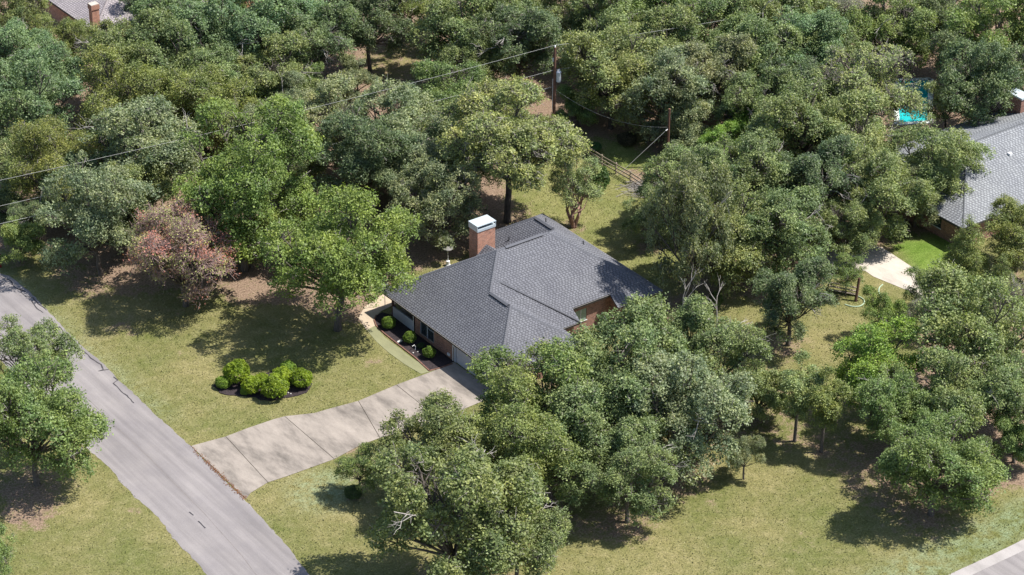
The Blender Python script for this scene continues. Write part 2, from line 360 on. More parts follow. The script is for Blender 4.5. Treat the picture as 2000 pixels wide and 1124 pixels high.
# crown centre in the photograph (X, Y), half width (photo px), build, leaf colour, label
T = [
 # street side and front lawn
 (62, 700, 92, 'airyA', 'oak', 'loose leafed oak at the left edge whose upper crown hangs over the pale road'),
 (60, 830, 128, 'oakB', 'mid', 'dense dark green oak on the left verge, its trunk in leaf litter beside the road'),
 (-12, 1085, 52, 'airyB', 'mid', 'light green sapling cut off by the bottom left corner of the photo'),
 (356, 492, 118, 'pinkA', 'pink', 'half bare tree with pink and rust coloured leaves on the front lawn'),
 (655, 496, 152, 'elmA', 'elm', 'large domed green elm on the front lawn left of the house, shading the walkway'),
 (470, 372, 160, 'elmB', 'elm', 'broad yellow-green elm rising behind the pink-leaved tree'),
 (470, 462, 58, 'elmC', 'elm', 'small dark green elm between the pink-leaved tree and the domed elm'),
 (188, 428, 104, 'oakB', 'grey', 'grey-green oak left of the pink-leaved tree, dark trunk above its brown shadow patch'),
 (272, 300, 108, 'oakA', 'grey', 'pale grey-green oak standing tall behind and left of the broad yellow-green elm'),
 (34, 470, 50, 'bushy', 'mid', 'small rounded tree at the left edge above the road bend'),
 (120, 325, 95, 'fineA', 'olive', 'dark olive tree under the power lines at the left edge'),
 (8, 330, 52, 'airyB', 'yell', 'yellowish tree cut by the left edge at the power lines'),
 (72, 420, 54, 'airyA', 'dark', 'thin dark tree in the gap above the small rounded tree'),
 # left woods, from front to back
 (395, 205, 92, 'fineA', 'olive', 'olive brown-green tree in the left woods, right one of two olive crowns'),
 (235, 205, 98, 'fineB', 'olive', 'olive brown-green tree in the left woods, left one of two olive crowns'),
 (50, 215, 112, 'oakB', 'blu', 'wide blue-green oak at the left edge above the olive tree'),
 (100, 150, 80, 'oakD', 'blu', 'blue-green oak behind the wide blue-green oak at the left edge'),
 (20, 110, 78, 'oakA', 'blu', 'blue-green oak cut by the left edge below the brown-roofed house'),
 (108, 92, 64, 'fineB', 'olive', 'small olive tree in front of the brown-roofed house'),
 (40, 38, 66, 'oakC', 'oak', 'oak in the top left corner left of the brown roof'),
 (238, 122, 80, 'oakD', 'oak', 'oak just below the brick chimney in the top left'),
 (330, 60, 90, 'oakA', 'blu', 'leafy oak right of the brick chimney in the top left'),
 (335, 130, 88, 'oakB', 'oak', 'round oak two crowns below the top edge, above the olive pair'),
 (430, 95, 98, 'oakC', 'blu', 'broad blue-green oak in the middle of the top left woods'),
 (530, 55, 95, 'oakB', 'blu', 'tall pale green oak near the top edge left of the tan clearing'),
 (610, 90, 80, 'oakD', 'blu', 'pale green oak directly left of the dark gap by the clearing'),
 (540, 150, 80, 'oakA', 'oak', 'oak between the pale green oaks and the yellow-green cone-shaped tree'),
 (445, 165, 72, 'oakC', 'oak', 'oak with dark hollows above the right olive crown'),
 (482, 205, 52, 'fineA', 'mid', 'small dark green tree right of the olive pair'),
 (420, 8, 80, 'oakD', 'oak', 'oak crossing the top edge left of centre'),
 (292, 8, 50, 'oakB', 'dark', 'dark oak crossing the top edge right of the brown roof'),
 (555, 212, 62, 'airyA', 'grey', 'sparse grey tree with bare twigs where the power line crosses'),
 (606, 178, 52, 'elmC', 'mid', 'small pointed yellow-green tree left of the dark gap'),
 (655, 240, 78, 'oakA', 'grey', 'greyish oak under the power line, left of the dense green oak'),
 (712, 315, 92, 'oakB', 'dark', 'dense deep green oak above the domed elm'),
 (782, 262, 92, 'oakC', 'grey', 'silvery green oak left of the wide yellow-green oak behind the house'),
 (800, 335, 74, 'oakD', 'grey', 'thin-topped grey oak directly below the silvery green oak'),
 (862, 402, 84, 'oakC', 'grey', 'low grey-green oak just left of the brick chimney'),
 (868, 190, 78, 'oakA', 'mid', 'dark leafed oak behind the wide yellow-green oak'),
 (698, 158, 46, 'bushy', 'grey', 'light green bushy tree beside the tan clearing'),
 (720, 42, 80, 'oakD', 'dark', 'dark forked oak standing at the edge of the tan clearing'),
 (258, 392, 74, 'oakB', 'oak', 'low oak between the tall pale grey-green oak and the pink-leaved tree'),
 (160, 365, 70, 'oakC', 'dark', 'dark oak between the two power lines at the left, behind the grey-green oak'),
 (395, 425, 66, 'elmC', 'elm', 'short green tree filling the space right behind the pink-leaved crown'),
 (548, 452, 72, 'elmC', 'elm', 'short green tree between the broad yellow-green elm and the domed elm'),
 (590, 305, 66, 'oakD', 'oak', 'oak at the right shoulder of the broad yellow-green elm'),
 (478, 262, 58, 'oakA', 'grey', 'grey oak peeping over the broad yellow-green elm'),
 (868, 300, 58, 'oakB', 'oak', 'oak in the shade left of the wide yellow-green oak'),
 (20, 400, 50, 'bushy', 'dark', 'dark bushy tree at the left edge between two power lines'),
 # rear yard
 (992, 275, 146, 'spreadA', 'yell', 'wide yellow-green oak spreading over the back yard behind the chimney'),
 (1122, 372, 54, 'myrtle', 'yell', 'multi-stemmed crape myrtle with pinkish trunks behind the house roof'),
 # top centre woods
 (848, 22, 60, 'oakA', 'olive', 'olive tinted oak above the tan clearing at the top edge'),
 (925, 60, 92, 'oakB', 'oak', 'oak at the top edge right of the clearing'),
 (932, 142, 66, 'oakC', 'oak', 'oak in front of the dark hollow left of the utility pole'),
 (1010, 85, 88, 'oakD', 'dark', 'dark oak directly left of the top of the utility pole'),
 (1010, 20, 78, 'oakC', 'oak', 'oak crossing the top edge above the utility pole'),
 (1105, 40, 74, 'oakA', 'oak', 'oak behind the top of the utility pole'),
 (868, 150, 28, 'bushy', 'oak', 'small bush-like oak at the right side of the tan clearing'),
 (1195, 150, 92, 'oakB', 'yell', 'yellow-tinged oak right of the grey transformer'),
 (1195, 60, 88, 'oakC', 'oak', 'oak between the utility pole and the top edge, right of the wire'),
 (1285, 25, 84, 'oakD', 'mid', 'oak with a yellowish tip at the top edge right of centre'),
 (1290, 105, 86, 'oakA', 'oak', 'oak upper right of the transformer'),
 (1310, 190, 88, 'oakC', 'grey', 'grey oak over the bare tan soil right of the pole'),
 (1130, 205, 48, 'bushy', 'mid', 'small tree at the foot of the utility pole'),
 (1385, 70, 86, 'oakB', 'oak', 'rounded oak in the middle of the upper right woods'),
 (1380, 150, 84, 'oakD', 'grey', 'grey-green oak above the small bright green tree'),
 (1470, 25, 88, 'oakA', 'oak', 'oak crossing the top edge in the upper right woods'),
 (1480, 120, 86, 'oakC', 'oak', 'oak left of the bluish oak in the upper right woods'),
 (1565, 105, 82, 'oakB', 'blu', 'bluish green oak left of the yellow crown over the pool'),
 (1560, 190, 80, 'oakA', 'dark', 'dark oak below the bluish green oak'),
 (1470, 205, 74, 'oakD', 'oak', 'oak directly behind the small bright green tree'),
 (1655, 45, 62, 'bareA', 'grey', 'half dead tree with a mauve grey twiggy top near the top edge'),
 (1575, 30, 68, 'oakC', 'yell', 'yellowish oak left of the half dead twiggy tree'),
 (1735, 60, 82, 'oakA', 'mid', 'oak right of the half dead twiggy tree'),
 (1640, 115, 64, 'oakD', 'oak', 'oak tucked between the bluish oak and the pool tree'),
 (1698, 178, 102, 'spreadB', 'yell', 'wide yellow-green tree over the turquoise pool'),
 (1850, 205, 48, 'airyB', 'yell', 'loose yellow-green tree at the right side of the turquoise pool'),
 (905, 318, 66, 'oakC', 'oak', 'oak low behind the brick chimney, left of the wide yellow-green oak trunk'),
 (1815, 40, 66, 'oakD', 'dark', 'dark slim oak at the top edge left of the corner oaks'),
 (1945, 70, 92, 'oakB', 'mid', 'bright topped oak in the top right corner'),
 (1930, 175, 92, 'oakC', 'dark', 'dark oak behind the grey-roofed neighbour house'),
 (1870, 110, 62, 'airyB', 'dark', 'shadowy thin tree between the pool tree and the corner oaks'),
 (2010, 150, 62, 'oakA', 'mid', 'oak cut by the right edge above the neighbour chimney'),
 # right middle mass
 (1462, 242, 50, 'airyC', 'bright', 'small bright green tree glowing among grey oaks'),
 (1408, 285, 44, 'airyC', 'bright', 'second bright green sapling left of and below the glowing one'),
 (1345, 262, 58, 'bushy', 'grey', 'low grey oak left of the bright green saplings'),
 (1340, 350, 84, 'oakD', 'oak', 'oak right of the brush pile by the rail fence'),
 (1560, 262, 96, 'oakB', 'oak', 'oak left of centre in the big canopy below the pool tree'),
 (1668, 276, 92, 'oakA', 'yell', 'light oak at the front foot of the pool tree'),
 (1470, 355, 104, 'oakC', 'oak', 'large oak right of the orange-leaved sprig'),
 (1590, 360, 98, 'oakD', 'dark', 'oak at the heart of the big right canopy'),
 (1826, 330, 98, 'oakB', 'oak', 'oak overlapping the left side of the grey neighbour roof'),
 (1715, 385, 98, 'oakC', 'oak', 'oak over the neighbour driveway, left of the roof corner'),
 (1792, 380, 64, 'oakA', 'grey', 'twiggy oak shading the corner of the grey neighbour roof'),
 (1348, 452, 92, 'oakC', 'grey', 'tall oak right of the house, casting shade on the roof corner', 1.75),
 (1278, 418, 64, 'oakB', 'oak', 'lower oak at the right side of the back lawn, beside the brush pile'),
 (1412, 455, 106, 'oakB', 'oak', 'broad oak behind the two bleached snags'),
 (1525, 465, 96, 'oakC', 'oak', 'oak left of the neighbour driveway'),
 (1545, 585, 88, 'oakD', 'dark', 'dark green oak with a bare leaning trunk on the side lawn'),
 (1655, 450, 64, 'oakA', 'oak', 'oak whose thick trunk stands at the edge of the concrete driveway'),
 (1655, 535, 34, 'airyB', 'mid', 'small twiggy tree beside the leaning post'),
 (1890, 490, 50, 'juniper', 'olive', 'upright juniper in front of the grey neighbour roof'),
 (1955, 560, 46, 'juniper', 'olive', 'olive juniper right of the bright watered lawn'),
 (1992, 462, 64, 'oakB', 'olive', 'oak cut by the right edge in front of the neighbour eave'),
 (1812, 555, 46, 'airyB', 'mid', 'wispy tree at the corner of the bright watered lawn'),
 (1812, 612, 44, 'bareA', 'oak', 'thin tree with red-brown leaves at the end of the concrete driveway'),
 (1722, 610, 48, 'airyC', 'elm', 'very thin feathery tree over the side lawn by the hose'),
 (1985, 600, 60, 'bareA', 'olive', 'sparse twiggy tree at the right edge beside the olive juniper'),
 # right front mass
 (1715, 712, 88, 'airyC', 'bright', 'fresh bright green tree at the right side of the side lawn'),
 (1905, 655, 124, 'oakB', 'oak', 'big oak at the right edge below the junipers'),
 (1975, 770, 82, 'oakD', 'oak', 'oak cut by the right edge, second from the bottom'),
 (1868, 770, 92, 'oakA', 'oak', 'oak right of the fresh bright green tree, grey dead limbs in its crown'),
 (1748, 800, 80, 'oakD', 'mid', 'thin dark-trunked tree under the fresh bright green tree'),
 (1985, 858, 56, 'bushy', 'mid', 'small olive tree at the right edge over bare soil'),
 (1828, 912, 110, 'oakB', 'mid', 'low oak at the bottom right casting a deep shadow on the lawn', 0.85),
 (1912, 915, 54, 'bushy', 'dark', 'dark rounded tree touching the low bottom right oak'),
 # foreground group
 (1232, 742, 142, 'oakB', 'oak', 'huge oak in front of the right wing of the house, its top over the eave'),
 (1066, 776, 132, 'oakA', 'mid', 'oak hiding the right end of the garage door'),
 (1385, 700, 104, 'oakD', 'oak', 'oak with silvery bare limbs right of the huge foreground oak'),
 (1335, 815, 132, 'oakC', 'grey', 'big grey-green oak with twin trunks on the near lawn'),
 (1180, 820, 115, 'oakD', 'oak', 'oak in the middle of the foreground group'),
 (1000, 862, 138, 'fineB', 'olive', 'olive tinted elm in the middle of the foreground group near the driveway'),
 (866, 888, 110, 'oakC', 'oak', 'oak nearest the driveway edge in the foreground group'),
 (888, 1010, 158, 'oakA', 'oak', 'grey-green oak full of bare twigs at the bottom of the foreground group'),
 (1010, 1050, 100, 'airyA', 'oak', 'thin topped oak with bleached branches at the bottom edge'),
 (1075, 892, 100, 'oakB', 'oak', 'oak joining the driveway side and the right side of the foreground group'),
 (1228, 928, 94, 'oakD', 'oak', 'oak with a clear straight trunk at the front right of the foreground group'),
 (700, 915, 44, 'airyB', 'mid', 'wispy sapling at the left side of the foreground group by the driveway'),
 (1482, 765, 66, 'bushy', 'oak', 'rounded small oak right of the foreground group'),
 (1560, 752, 44, 'lank', 'yell', 'thin yellowish tree with a crooked bare trunk on the near lawn'),
 (1612, 778, 42, 'lank', 'olive', 'slender dark twigged tree beside the crooked yellowish one'),
 (1455, 890, 40, 'airyC', 'grey', 'small pale round tree alone in the gap of the near lawn'),
 # beyond the frame
 (1600, -50, 95, 'oakB', 'oak', 'oak beyond the top edge above the half dead twiggy tree'),
 (700, -35, 90, 'oakA', 'oak', 'oak beyond the top edge above the tan clearing'),
 (1180, -40, 90, 'oakC', 'oak', 'oak beyond the top edge right of the utility pole'),
 (1380, -35, 90, 'oakD', 'oak', 'oak beyond the top edge above the rounded oak'),
 (1850, -45, 90, 'oakB', 'dark', 'dark oak beyond the top edge at the right'),
]
# per build: prototype crown radius, crown centre height (metres)
PROTO = {k: (5.0, zc) for k, zc in dict(oakA=5.6, oakB=5.5, oakC=5.3, oakD=6.0, elmA=5.7, elmB=5.6, elmC=5.3, fineA=5.2, fineB=5.3,
         airyA=6.6, airyB=7.4, airyC=7.0, pinkA=5.2, bareA=6.4, spreadA=6.2, spreadB=6.0, bushy=4.9, juniper=7.0, myrtle=7.6, lank=15.0).items()}
TREES = []; ZF = []
for row in T:
    X, Y, hw, kind, colk, lab = row[:6]
    if kind[:4] in ('oakA', 'oakB', 'oakC', 'oakD', 'fine') and not (600 < X < 1500 and Y > 640) and not (1200 < X < 1850 and 300 < Y < 640) and X > 100: hw = hw*1.11
    zf = row[6] if len(row) > 6 else 1.0
    R0, zc = PROTO[kind]; s = 1.0
    for _ in range(8):
        x, y = un(X, Y, zc*s*zf)
        ppm = FPX/((np.array((x, y, zc*s*zf))-np.array(CAM))@Fw)
        s = hw/ppm/R0
    ZF.append(zf); TREES.append((x, y, s, kind, colk, lab))

nx, ny = int((GX1-GX0)/GS)+1, int((GY1-GY0)/GS)+1
gx = GX0+np.arange(nx)*GS; gy = GY0+np.arange(ny)*GS
XX, YY = np.meshgrid(gx, gy)
d = np.stack([XX-CAM[0], YY-CAM[1], -CAM[2]+0*XX], -1); zz = d@Fw
PX = FPX*(d@Rt)/zz; PY = -FPX*(d@Up)/zz
PX, PY = 1000+cr*PX-sr*PY, 562+sr*PX+cr*PY
def world_poly(px): return [un(*p) for p in px]
woods = world_poly([(-400, 500), (0, 492), (90, 478), (160, 500), (240, 560), (420, 560), (470, 600), (560, 590), (720, 640), (760, 560), (840, 520), (960, 480), (1000, 415),
                    (985, 330), (1040, 290), (1140, 260), (1215, 350), (1300, 400), (1440, 540), (1500, 620), (1640, 520), (1690, 560), (1640, 470), (1760, 440), (2100, 480), (3000, 500), (3000, -900), (-1500, -900)])
soilR = world_poly([(1820, 600), (1700, 900), (1760, 960), (1950, 960), (2000, 960), (2300, 900), (2300, 560), (1850, 560)])
soilF = world_poly([(1000, 780), (1120, 900), (1300, 960), (1420, 900), (1530, 880), (1620, 900), (1700, 860), (1660, 760), (1560, 740), (1450, 700), (1250, 690), (1050, 740)])
bright = world_poly([(1722, 468), (1868, 462), (1930, 560), (1900, 600), (1800, 560), (1770, 500)])
clear_ = world_poly([(700, 105), (800, 75), (860, 95), (860, 160), (720, 165)])
bargrass = world_poly([(1150, 265), (1290, 255), (1310, 330), (1200, 330)])
yardgrass = world_poly([(1000, 300), (1130, 290), (1240, 360), (1330, 440), (1300, 560), (1200, 520), (1080, 430), (1000, 420)])
lit = np.where(inpoly(XX, YY, woods), 0.80, 0.0)
lit = np.maximum(lit, np.where(inpoly(XX, YY, soilR), 0.75, 0)); lit = np.maximum(lit, np.where(inpoly(XX, YY, soilF), 0.45, 0))
lit = np.where(inpoly(XX, YY, yardgrass) | inpoly(XX, YY, bright) | inpoly(XX, YY, bargrass), 0.05, lit)
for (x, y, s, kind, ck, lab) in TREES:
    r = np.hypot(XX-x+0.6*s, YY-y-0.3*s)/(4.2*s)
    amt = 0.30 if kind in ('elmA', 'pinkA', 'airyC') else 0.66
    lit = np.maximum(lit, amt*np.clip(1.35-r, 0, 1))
def blur(a, k=2):
    for _ in range(k):
        a = (a+np.roll(a, 1, 0)+np.roll(a, -1, 0)+np.roll(a, 1, 1)+np.roll(a, -1, 1))/5
    return a
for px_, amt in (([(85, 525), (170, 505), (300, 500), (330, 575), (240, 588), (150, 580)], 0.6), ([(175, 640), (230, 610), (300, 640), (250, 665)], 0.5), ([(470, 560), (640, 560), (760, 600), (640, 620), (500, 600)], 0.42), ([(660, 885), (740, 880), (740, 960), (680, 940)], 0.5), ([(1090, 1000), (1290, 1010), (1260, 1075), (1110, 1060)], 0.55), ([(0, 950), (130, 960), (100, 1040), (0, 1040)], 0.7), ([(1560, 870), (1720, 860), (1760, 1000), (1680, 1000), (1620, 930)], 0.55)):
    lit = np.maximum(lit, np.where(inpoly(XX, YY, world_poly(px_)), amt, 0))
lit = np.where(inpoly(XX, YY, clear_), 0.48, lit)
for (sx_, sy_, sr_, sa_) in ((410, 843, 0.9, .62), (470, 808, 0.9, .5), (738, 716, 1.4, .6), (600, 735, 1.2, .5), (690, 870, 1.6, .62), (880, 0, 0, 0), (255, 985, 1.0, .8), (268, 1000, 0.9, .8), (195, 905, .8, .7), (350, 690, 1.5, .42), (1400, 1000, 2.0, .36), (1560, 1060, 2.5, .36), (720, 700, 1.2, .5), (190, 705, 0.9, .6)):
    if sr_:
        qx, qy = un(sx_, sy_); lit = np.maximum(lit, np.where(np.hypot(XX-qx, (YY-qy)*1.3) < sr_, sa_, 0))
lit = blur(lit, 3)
grn = blur(np.where(inpoly(XX, YY, bright), 0.75, np.where(inpoly(XX, YY, bargrass), 0.35, np.where(inpoly(XX, YY, yardgrass), 0.12, 0.0))), 2)
pale = np.where(YY < -57.5, np.clip((np.abs(YY+61.5) < 2.2)*0.75, 0, 1), 0.0)
pale = np.maximum(pale, np.where(np.hypot(XX+21, YY+22.5) < 3.2, 0.8, 0)); pale = np.maximum(pale, np.where(np.abs(XX+26.6) < 0.9, 0.5, 0)*(YY > -5))
pale = blur(pale, 3)
me = bpy.data.meshes.new('ground')
verts = np.stack([XX, YY, 0*XX], -1).reshape(-1, 3)
idx = np.arange(nx*ny).reshape(ny, nx)
q = np.stack([idx[:-1, :-1], idx[:-1, 1:], idx[1:, 1:], idx[1:, :-1]], -1).reshape(-1, 4)
B = 900.0
outer = np.array([(-B, -B, 0), (B, -B, 0), (B, B, 0), (-B, B, 0)])
k0 = len(verts); gc = [idx[0, 0], idx[0, -1], idx[-1, -1], idx[-1, 0]]
faces = q.tolist()
border = [[int(i) for i in idx[0, :]], [int(i) for i in idx[:, -1]], [int(i) for i in idx[-1, ::-1]], [int(i) for i in idx[::-1, 0]]]
for e in range(4):
    faces.append([k0+e, k0+(e+1) % 4]+border[e][::-1])
me.from_pydata(np.vstack([verts, outer]).tolist(), [], faces); me.update()
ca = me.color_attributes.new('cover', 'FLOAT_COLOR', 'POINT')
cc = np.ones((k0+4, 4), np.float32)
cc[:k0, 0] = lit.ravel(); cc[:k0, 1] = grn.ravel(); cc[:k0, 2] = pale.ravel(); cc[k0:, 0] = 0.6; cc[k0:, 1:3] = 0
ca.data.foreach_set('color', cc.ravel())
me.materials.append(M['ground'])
ground = link(bpy.data.objects.new('ground', me)); tag(ground, kind='structure')

def scatter_tufts():
    rg = np.random.default_rng(8); N_ = 150000
    x = rg.uniform(-52, 40, N_); y = rg.uniform(-66, 22, N_)
    ix = ((x-GX0)/GS).astype(int); iy = ((y-GY0)/GS).astype(int)
    hard = np.zeros(N_, bool)
    for pl in HARD: hard |= inpoly(x, y, pl)
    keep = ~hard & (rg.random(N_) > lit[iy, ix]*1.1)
    x, y = x[keep], y[keep]; m = len(x)
    a = rg.uniform(0, 6.28, m); h = rg.uniform(.04, .13, m); w_ = rg.uniform(.03, .07, m); lx = rg.normal(0, .05, m); ly = rg.normal(0, .05, m)
    V_ = np.stack([np.stack([x-np.cos(a)*w_, y-np.sin(a)*w_, 0*x], -1), np.stack([x+np.cos(a)*w_, y+np.sin(a)*w_, 0*x], -1), np.stack([x+lx, y+ly, h], -1)], 1).reshape(-1, 3)
    me = bpy.data.meshes.new('lawn_grass'); me.vertices.add(3*m); me.vertices.foreach_set('co', V_.astype(np.float32).ravel())
    me.loops.add(3*m); me.loops.foreach_set('vertex_index', np.arange(3*m, dtype=np.int32)); me.polygons.add(m); me.polygons.foreach_set('loop_start', np.arange(0, 3*m, 3, dtype=np.int32))
    me.update(calc_edges=True); me.materials.append(M['ground_tuft'])
    tag(link(bpy.data.objects.new('lawn_grass', me)), 'short dry green grass covering the lawns around the house and road', 'grass', kind='stuff')

# ------------------------------------------------------------------ roads, drive, paths
rng = random.Random(5)
edge_px = [(-60, 500), (-25, 522), (0, 535), (18, 539), (46, 560), (69, 581), (91, 605), (116, 632), (139, 657), (171, 685), (197, 706), (215, 724), (231, 743),
           (252, 760), (310, 816), (370, 870), (418, 918), (477, 975), (555, 1060), (605, 1124)]
er = [un(*p) for p in edge_px]
er += [(er[-1][0]-0.2-0.05*k, er[-1][1]-6*k) for k in range(1, 9)]
WID = [7.6 if p[1] > -10 else 7.7 for p in er]
def offs(line, dist):
    out = []
    for i, p in enumerate(line):
        a = line[max(i-2, 0)]; b_ = line[min(i+2, len(line)-1)]
        dx, dy = b_[0]-a[0], b_[1]-a[1]; L = math.hypot(dx, dy)
        dd = dist[i] if hasattr(dist, '__len__') else dist
        out.append((p[0]+dy/L*dd, p[1]-dx/L*dd))
    return out
def densify(line, step=0.5):
    o = []
    for a, b_ in zip(line[:-1], line[1:]):
        L = math.hypot(b_[0]-a[0], b_[1]-a[1]); k = max(1, int(L/step))
        for i in range(k): o.append((a[0]+(b_[0]-a[0])*i/k, a[1]+(b_[1]-a[1])*i/k))
    return o+[line[-1]]
er = densify(er)
el = offs(er, [7.7]*len(er))
er_r = [(p[0]+rng.uniform(-0.07, 0.07), p[1]) for p in er]
el_r = [(p[0]+rng.uniform(-0.10, 0.10)+0.12*math.sin(i*0.35), p[1]) for i, p in enumerate(el)]
def ribbon(name, a, b_, z, mt, kind='structure'):
    mb = MB(); vs = []; k = min(len(a), len(b_))
    for i in range(k): vs += [(a[i][0], a[i][1], z), (b_[i][0], b_[i][1], z)]
    fs = [(2*i, 2*i+1, 2*i+3, 2*i+2) for i in range(k-1)]
    mb.add(vs, fs); o = mb.build(name, mt)
    o.data.update()
    if o.data.polygons[0].normal.z < 0: o.data.flip_normals()
    if kind: tag(o, kind=kind)
    return o
ribbon('road', er_r, el_r, 0.012, M['asphalt'])
# cross road at the lower right with its concrete gutter
ya = -63.2
ribbon('gutter', [(-18+i*1.0, ya-0.055*i*0.3+rng.uniform(-.03, .03)) for i in range(140)], [(-18+i*1.0, ya-1.15-0.055*i*0.3) for i in range(140)], 0.016, M['kerb'])
ribbon('cross_road', [(-18+i*1.0, ya-1.15-0.055*i*0.3) for i in range(140)], [(-18+i*1.0, ya-10-0.055*i*0.3) for i in range(140)], 0.008, M['asphalt'])

# centre seam, sealed cracks and edge debris on the road
def thin_ribbon(mb, pts, wd, z):
    vs = []; n_ = len(pts)
    for i, p in enumerate(pts):
        a = pts[max(i-1, 0)]; b_ = pts[min(i+1, n_-1)]; dx, dy = b_[0]-a[0], b_[1]-a[1]; L = math.hypot(dx, dy) or 1
        ww = wd*(0.6+0.8*rng.random())
        vs += [(p[0]-dy/L*ww/2, p[1]+dx/L*ww/2, z), (p[0]+dy/L*ww/2, p[1]-dx/L*ww/2, z)]
    mb.add(vs, [(2*i, 2*i+1, 2*i+3, 2*i+2)[::-1] for i in range(n_-1)])
cr_px = [[(0, 541), (20, 548), (30, 563), (50, 570), (37, 565)], [(37, 566), (50, 580), (64, 582), (75, 594), (92, 607)], [(62, 588), (72, 603), (84, 612)],
         [(116, 638), (122, 648), (135, 654)], [(117, 655), (135, 668)], [(147, 682), (165, 687), (174, 697), (185, 706), (198, 713), (202, 723), (192, 725), (212, 722)],
         [(222, 736), (231, 743), (221, 750), (240, 767), (252, 777), (262, 788)], [(369, 1001), (378, 1007)], [(388, 1018), (402, 1032)]]
root = empty('sealed_crack', (0, 0, 0), 'black tar sealed cracks wandering along the far edge of the pale road', 'road crack')
for cpx in cr_px:
    mb = MB(); P_ = densify([un(*p) for p in cpx], 0.35); P_ = [(p[0]+rng.uniform(-.06, .06), p[1]+rng.uniform(-.06, .06)) for p in P_]
    thin_ribbon(mb, P_, 0.11, 0.018); mb.build('tar_line', M['crack'], root)
mb = MB()
seam = [(p[0]-0.0, p[1]) for p in offs(er, 3.95)]
thin_ribbon(mb, [p for p in seam if p[1] < 4], 0.05, 0.017)
tag(mb.build('road_seam', M['seam']), kind='structure')
# loose leaf debris between asphalt and apron
mb = MB()
for _ in range(420):
    t = rng.random(); t = t if rng.random() < .4 else 0.25+0.75*t
    X = 374+105*t; Y = 873+102*t
    x, y = un(X, Y); x += rng.gauss(-0.05, 0.14); y += rng.gauss(0, 0.1); r = rng.uniform(.03, .09); a = rng.random()*6
    mb.add([(x+r*math.cos(a+k*2.1), y+r*math.sin(a+k*2.1), 0.022+rng.random()*0.05) for k in range(3)], [(0, 1, 2)])
tag(mb.build('leaf_debris', M['debris']), 'rust brown leaf litter gathered where the driveway meets the road', 'litter', kind='stuff')

# driveway: slabs cut at the joints of the photograph
top = [(373, 872), (441, 853.5), (484, 837), (534, 820), (556, 814), (615, 807.5), (640, 800), (700, 784), (774, 752.5), (848, 725), (886, 711)]
bot = [(480, 975.5), (490, 963), (523, 943), (560, 931), (653, 897.5), (700, 872), (742, 856), (800, 840), (862, 822), (905, 800), (962, 768)]
def along(line, t):
    L = [0]
    for a, b_ in zip(line[:-1], line[1:]): L.append(L[-1]+math.hypot(b_[0]-a[0], b_[1]-a[1]))
    return L
topw = [un(*p) for p in top]; botw = [un(*p) for p in bot]
topw[-1] = (0.45, -11.75); botw[-1] = (0.45, -18.9)
cuts = [(0, 0), (1, 2), (4, 4), (7, 6), (8, 8), (10, 10)]
drive = empty('driveway', (0, 0, 0), 'stained concrete driveway of large slabs from the road to the garage', 'driveway'); drive['kind'] = 'structure'
del drive['category']
for (t0, b0), (t1, b1) in zip(cuts[:-1], cuts[1:]):
    poly = topw[t0:t1+1]+botw[b0:b1+1][::-1]
    # shrink along the joints by ~2.5 cm
    def mv(p, q_, e): L = math.hypot(q_[0]-p[0], q_[1]-p[1]); return (p[0]+(q_[0]-p[0])*e/L, p[1]+(q_[1]-p[1])*e/L)
    k = t1-t0+1; poly = list(poly)
    poly[0] = mv(poly[0], poly[1], .03); poly[-1] = mv(poly[-1], poly[-2], .03)
    poly[k-1] = mv(poly[k-1], poly[k-2], .03); poly[k] = mv(poly[k], poly[k+1], .03)
    MB().prism(poly, -0.1, 0.035).build('concrete_slab', M['drive'], drive)
MB().prism([topw[i] for i in range(len(topw))]+botw[::-1], -0.1, 0.012).build('joint_bed', M['gap'], drive)

# front walk, mossy, curving to the porch; tan patio; brick edging
walk_px_l = [(700, 622), (716, 645), (735, 668), (760, 690), (790, 712), (822, 731)]
walk_px_r = [(727, 612), (733, 637), (752, 660), (779, 680), (810, 704), (850, 724)]
wa = [un(*p) for p in walk_px_l]; wb = [un(*p) for p in walk_px_r]
MB().prism(wa[1:]+wb[1:][::-1], -0.1, 0.030).build('front_walk', M['walk']); bpy.data.objects['front_walk']['kind'] = 'structure'
tan = [un(*p) for p in [(700, 622), (716, 645.5), (733, 637.5), (730, 622), (745, 608), (775, 593), (830, 560), (800, 545), (760, 565), (735, 585), (712, 600)]]
MB().prism(tan, -0.1, 0.026).build('patio', M['tan']); bpy.data.objects['patio']['kind'] = 'structure'
bed_px = [(732, 627), (736, 617), (747, 611), (764, 616)]
bed = [un(*p) for p in bed_px]+[(0.45, -4.9), (0.45, -11.7)]+[un(*p) for p in [(857, 720), (838.5, 724.5), (810, 698), (779, 674), (750, 651), (735.5, 637)]]
MB().prism(bed, -0.05, 0.06).build('planting_bed', M['mulch']); bpy.data.objects['planting_bed']['kind'] = 'structure'
mb = MB(); ep = [un(*p) for p in [(884, 711.5), (857, 721), (838.5, 725.5), (810, 699), (779, 675), (750, 652), (735.0, 638), (731, 627), (735, 617)]]
for a, b_ in zip(ep[:-1], ep[1:]): mb.beam((*a, 0.045), (*b_, 0.045), 0.12, 0.12)
mb.build('bed_edging', M['edge']); tag(bpy.data.objects['bed_edging'], 'thin reddish edging round the black mulch bed at the front wall', 'garden edging')

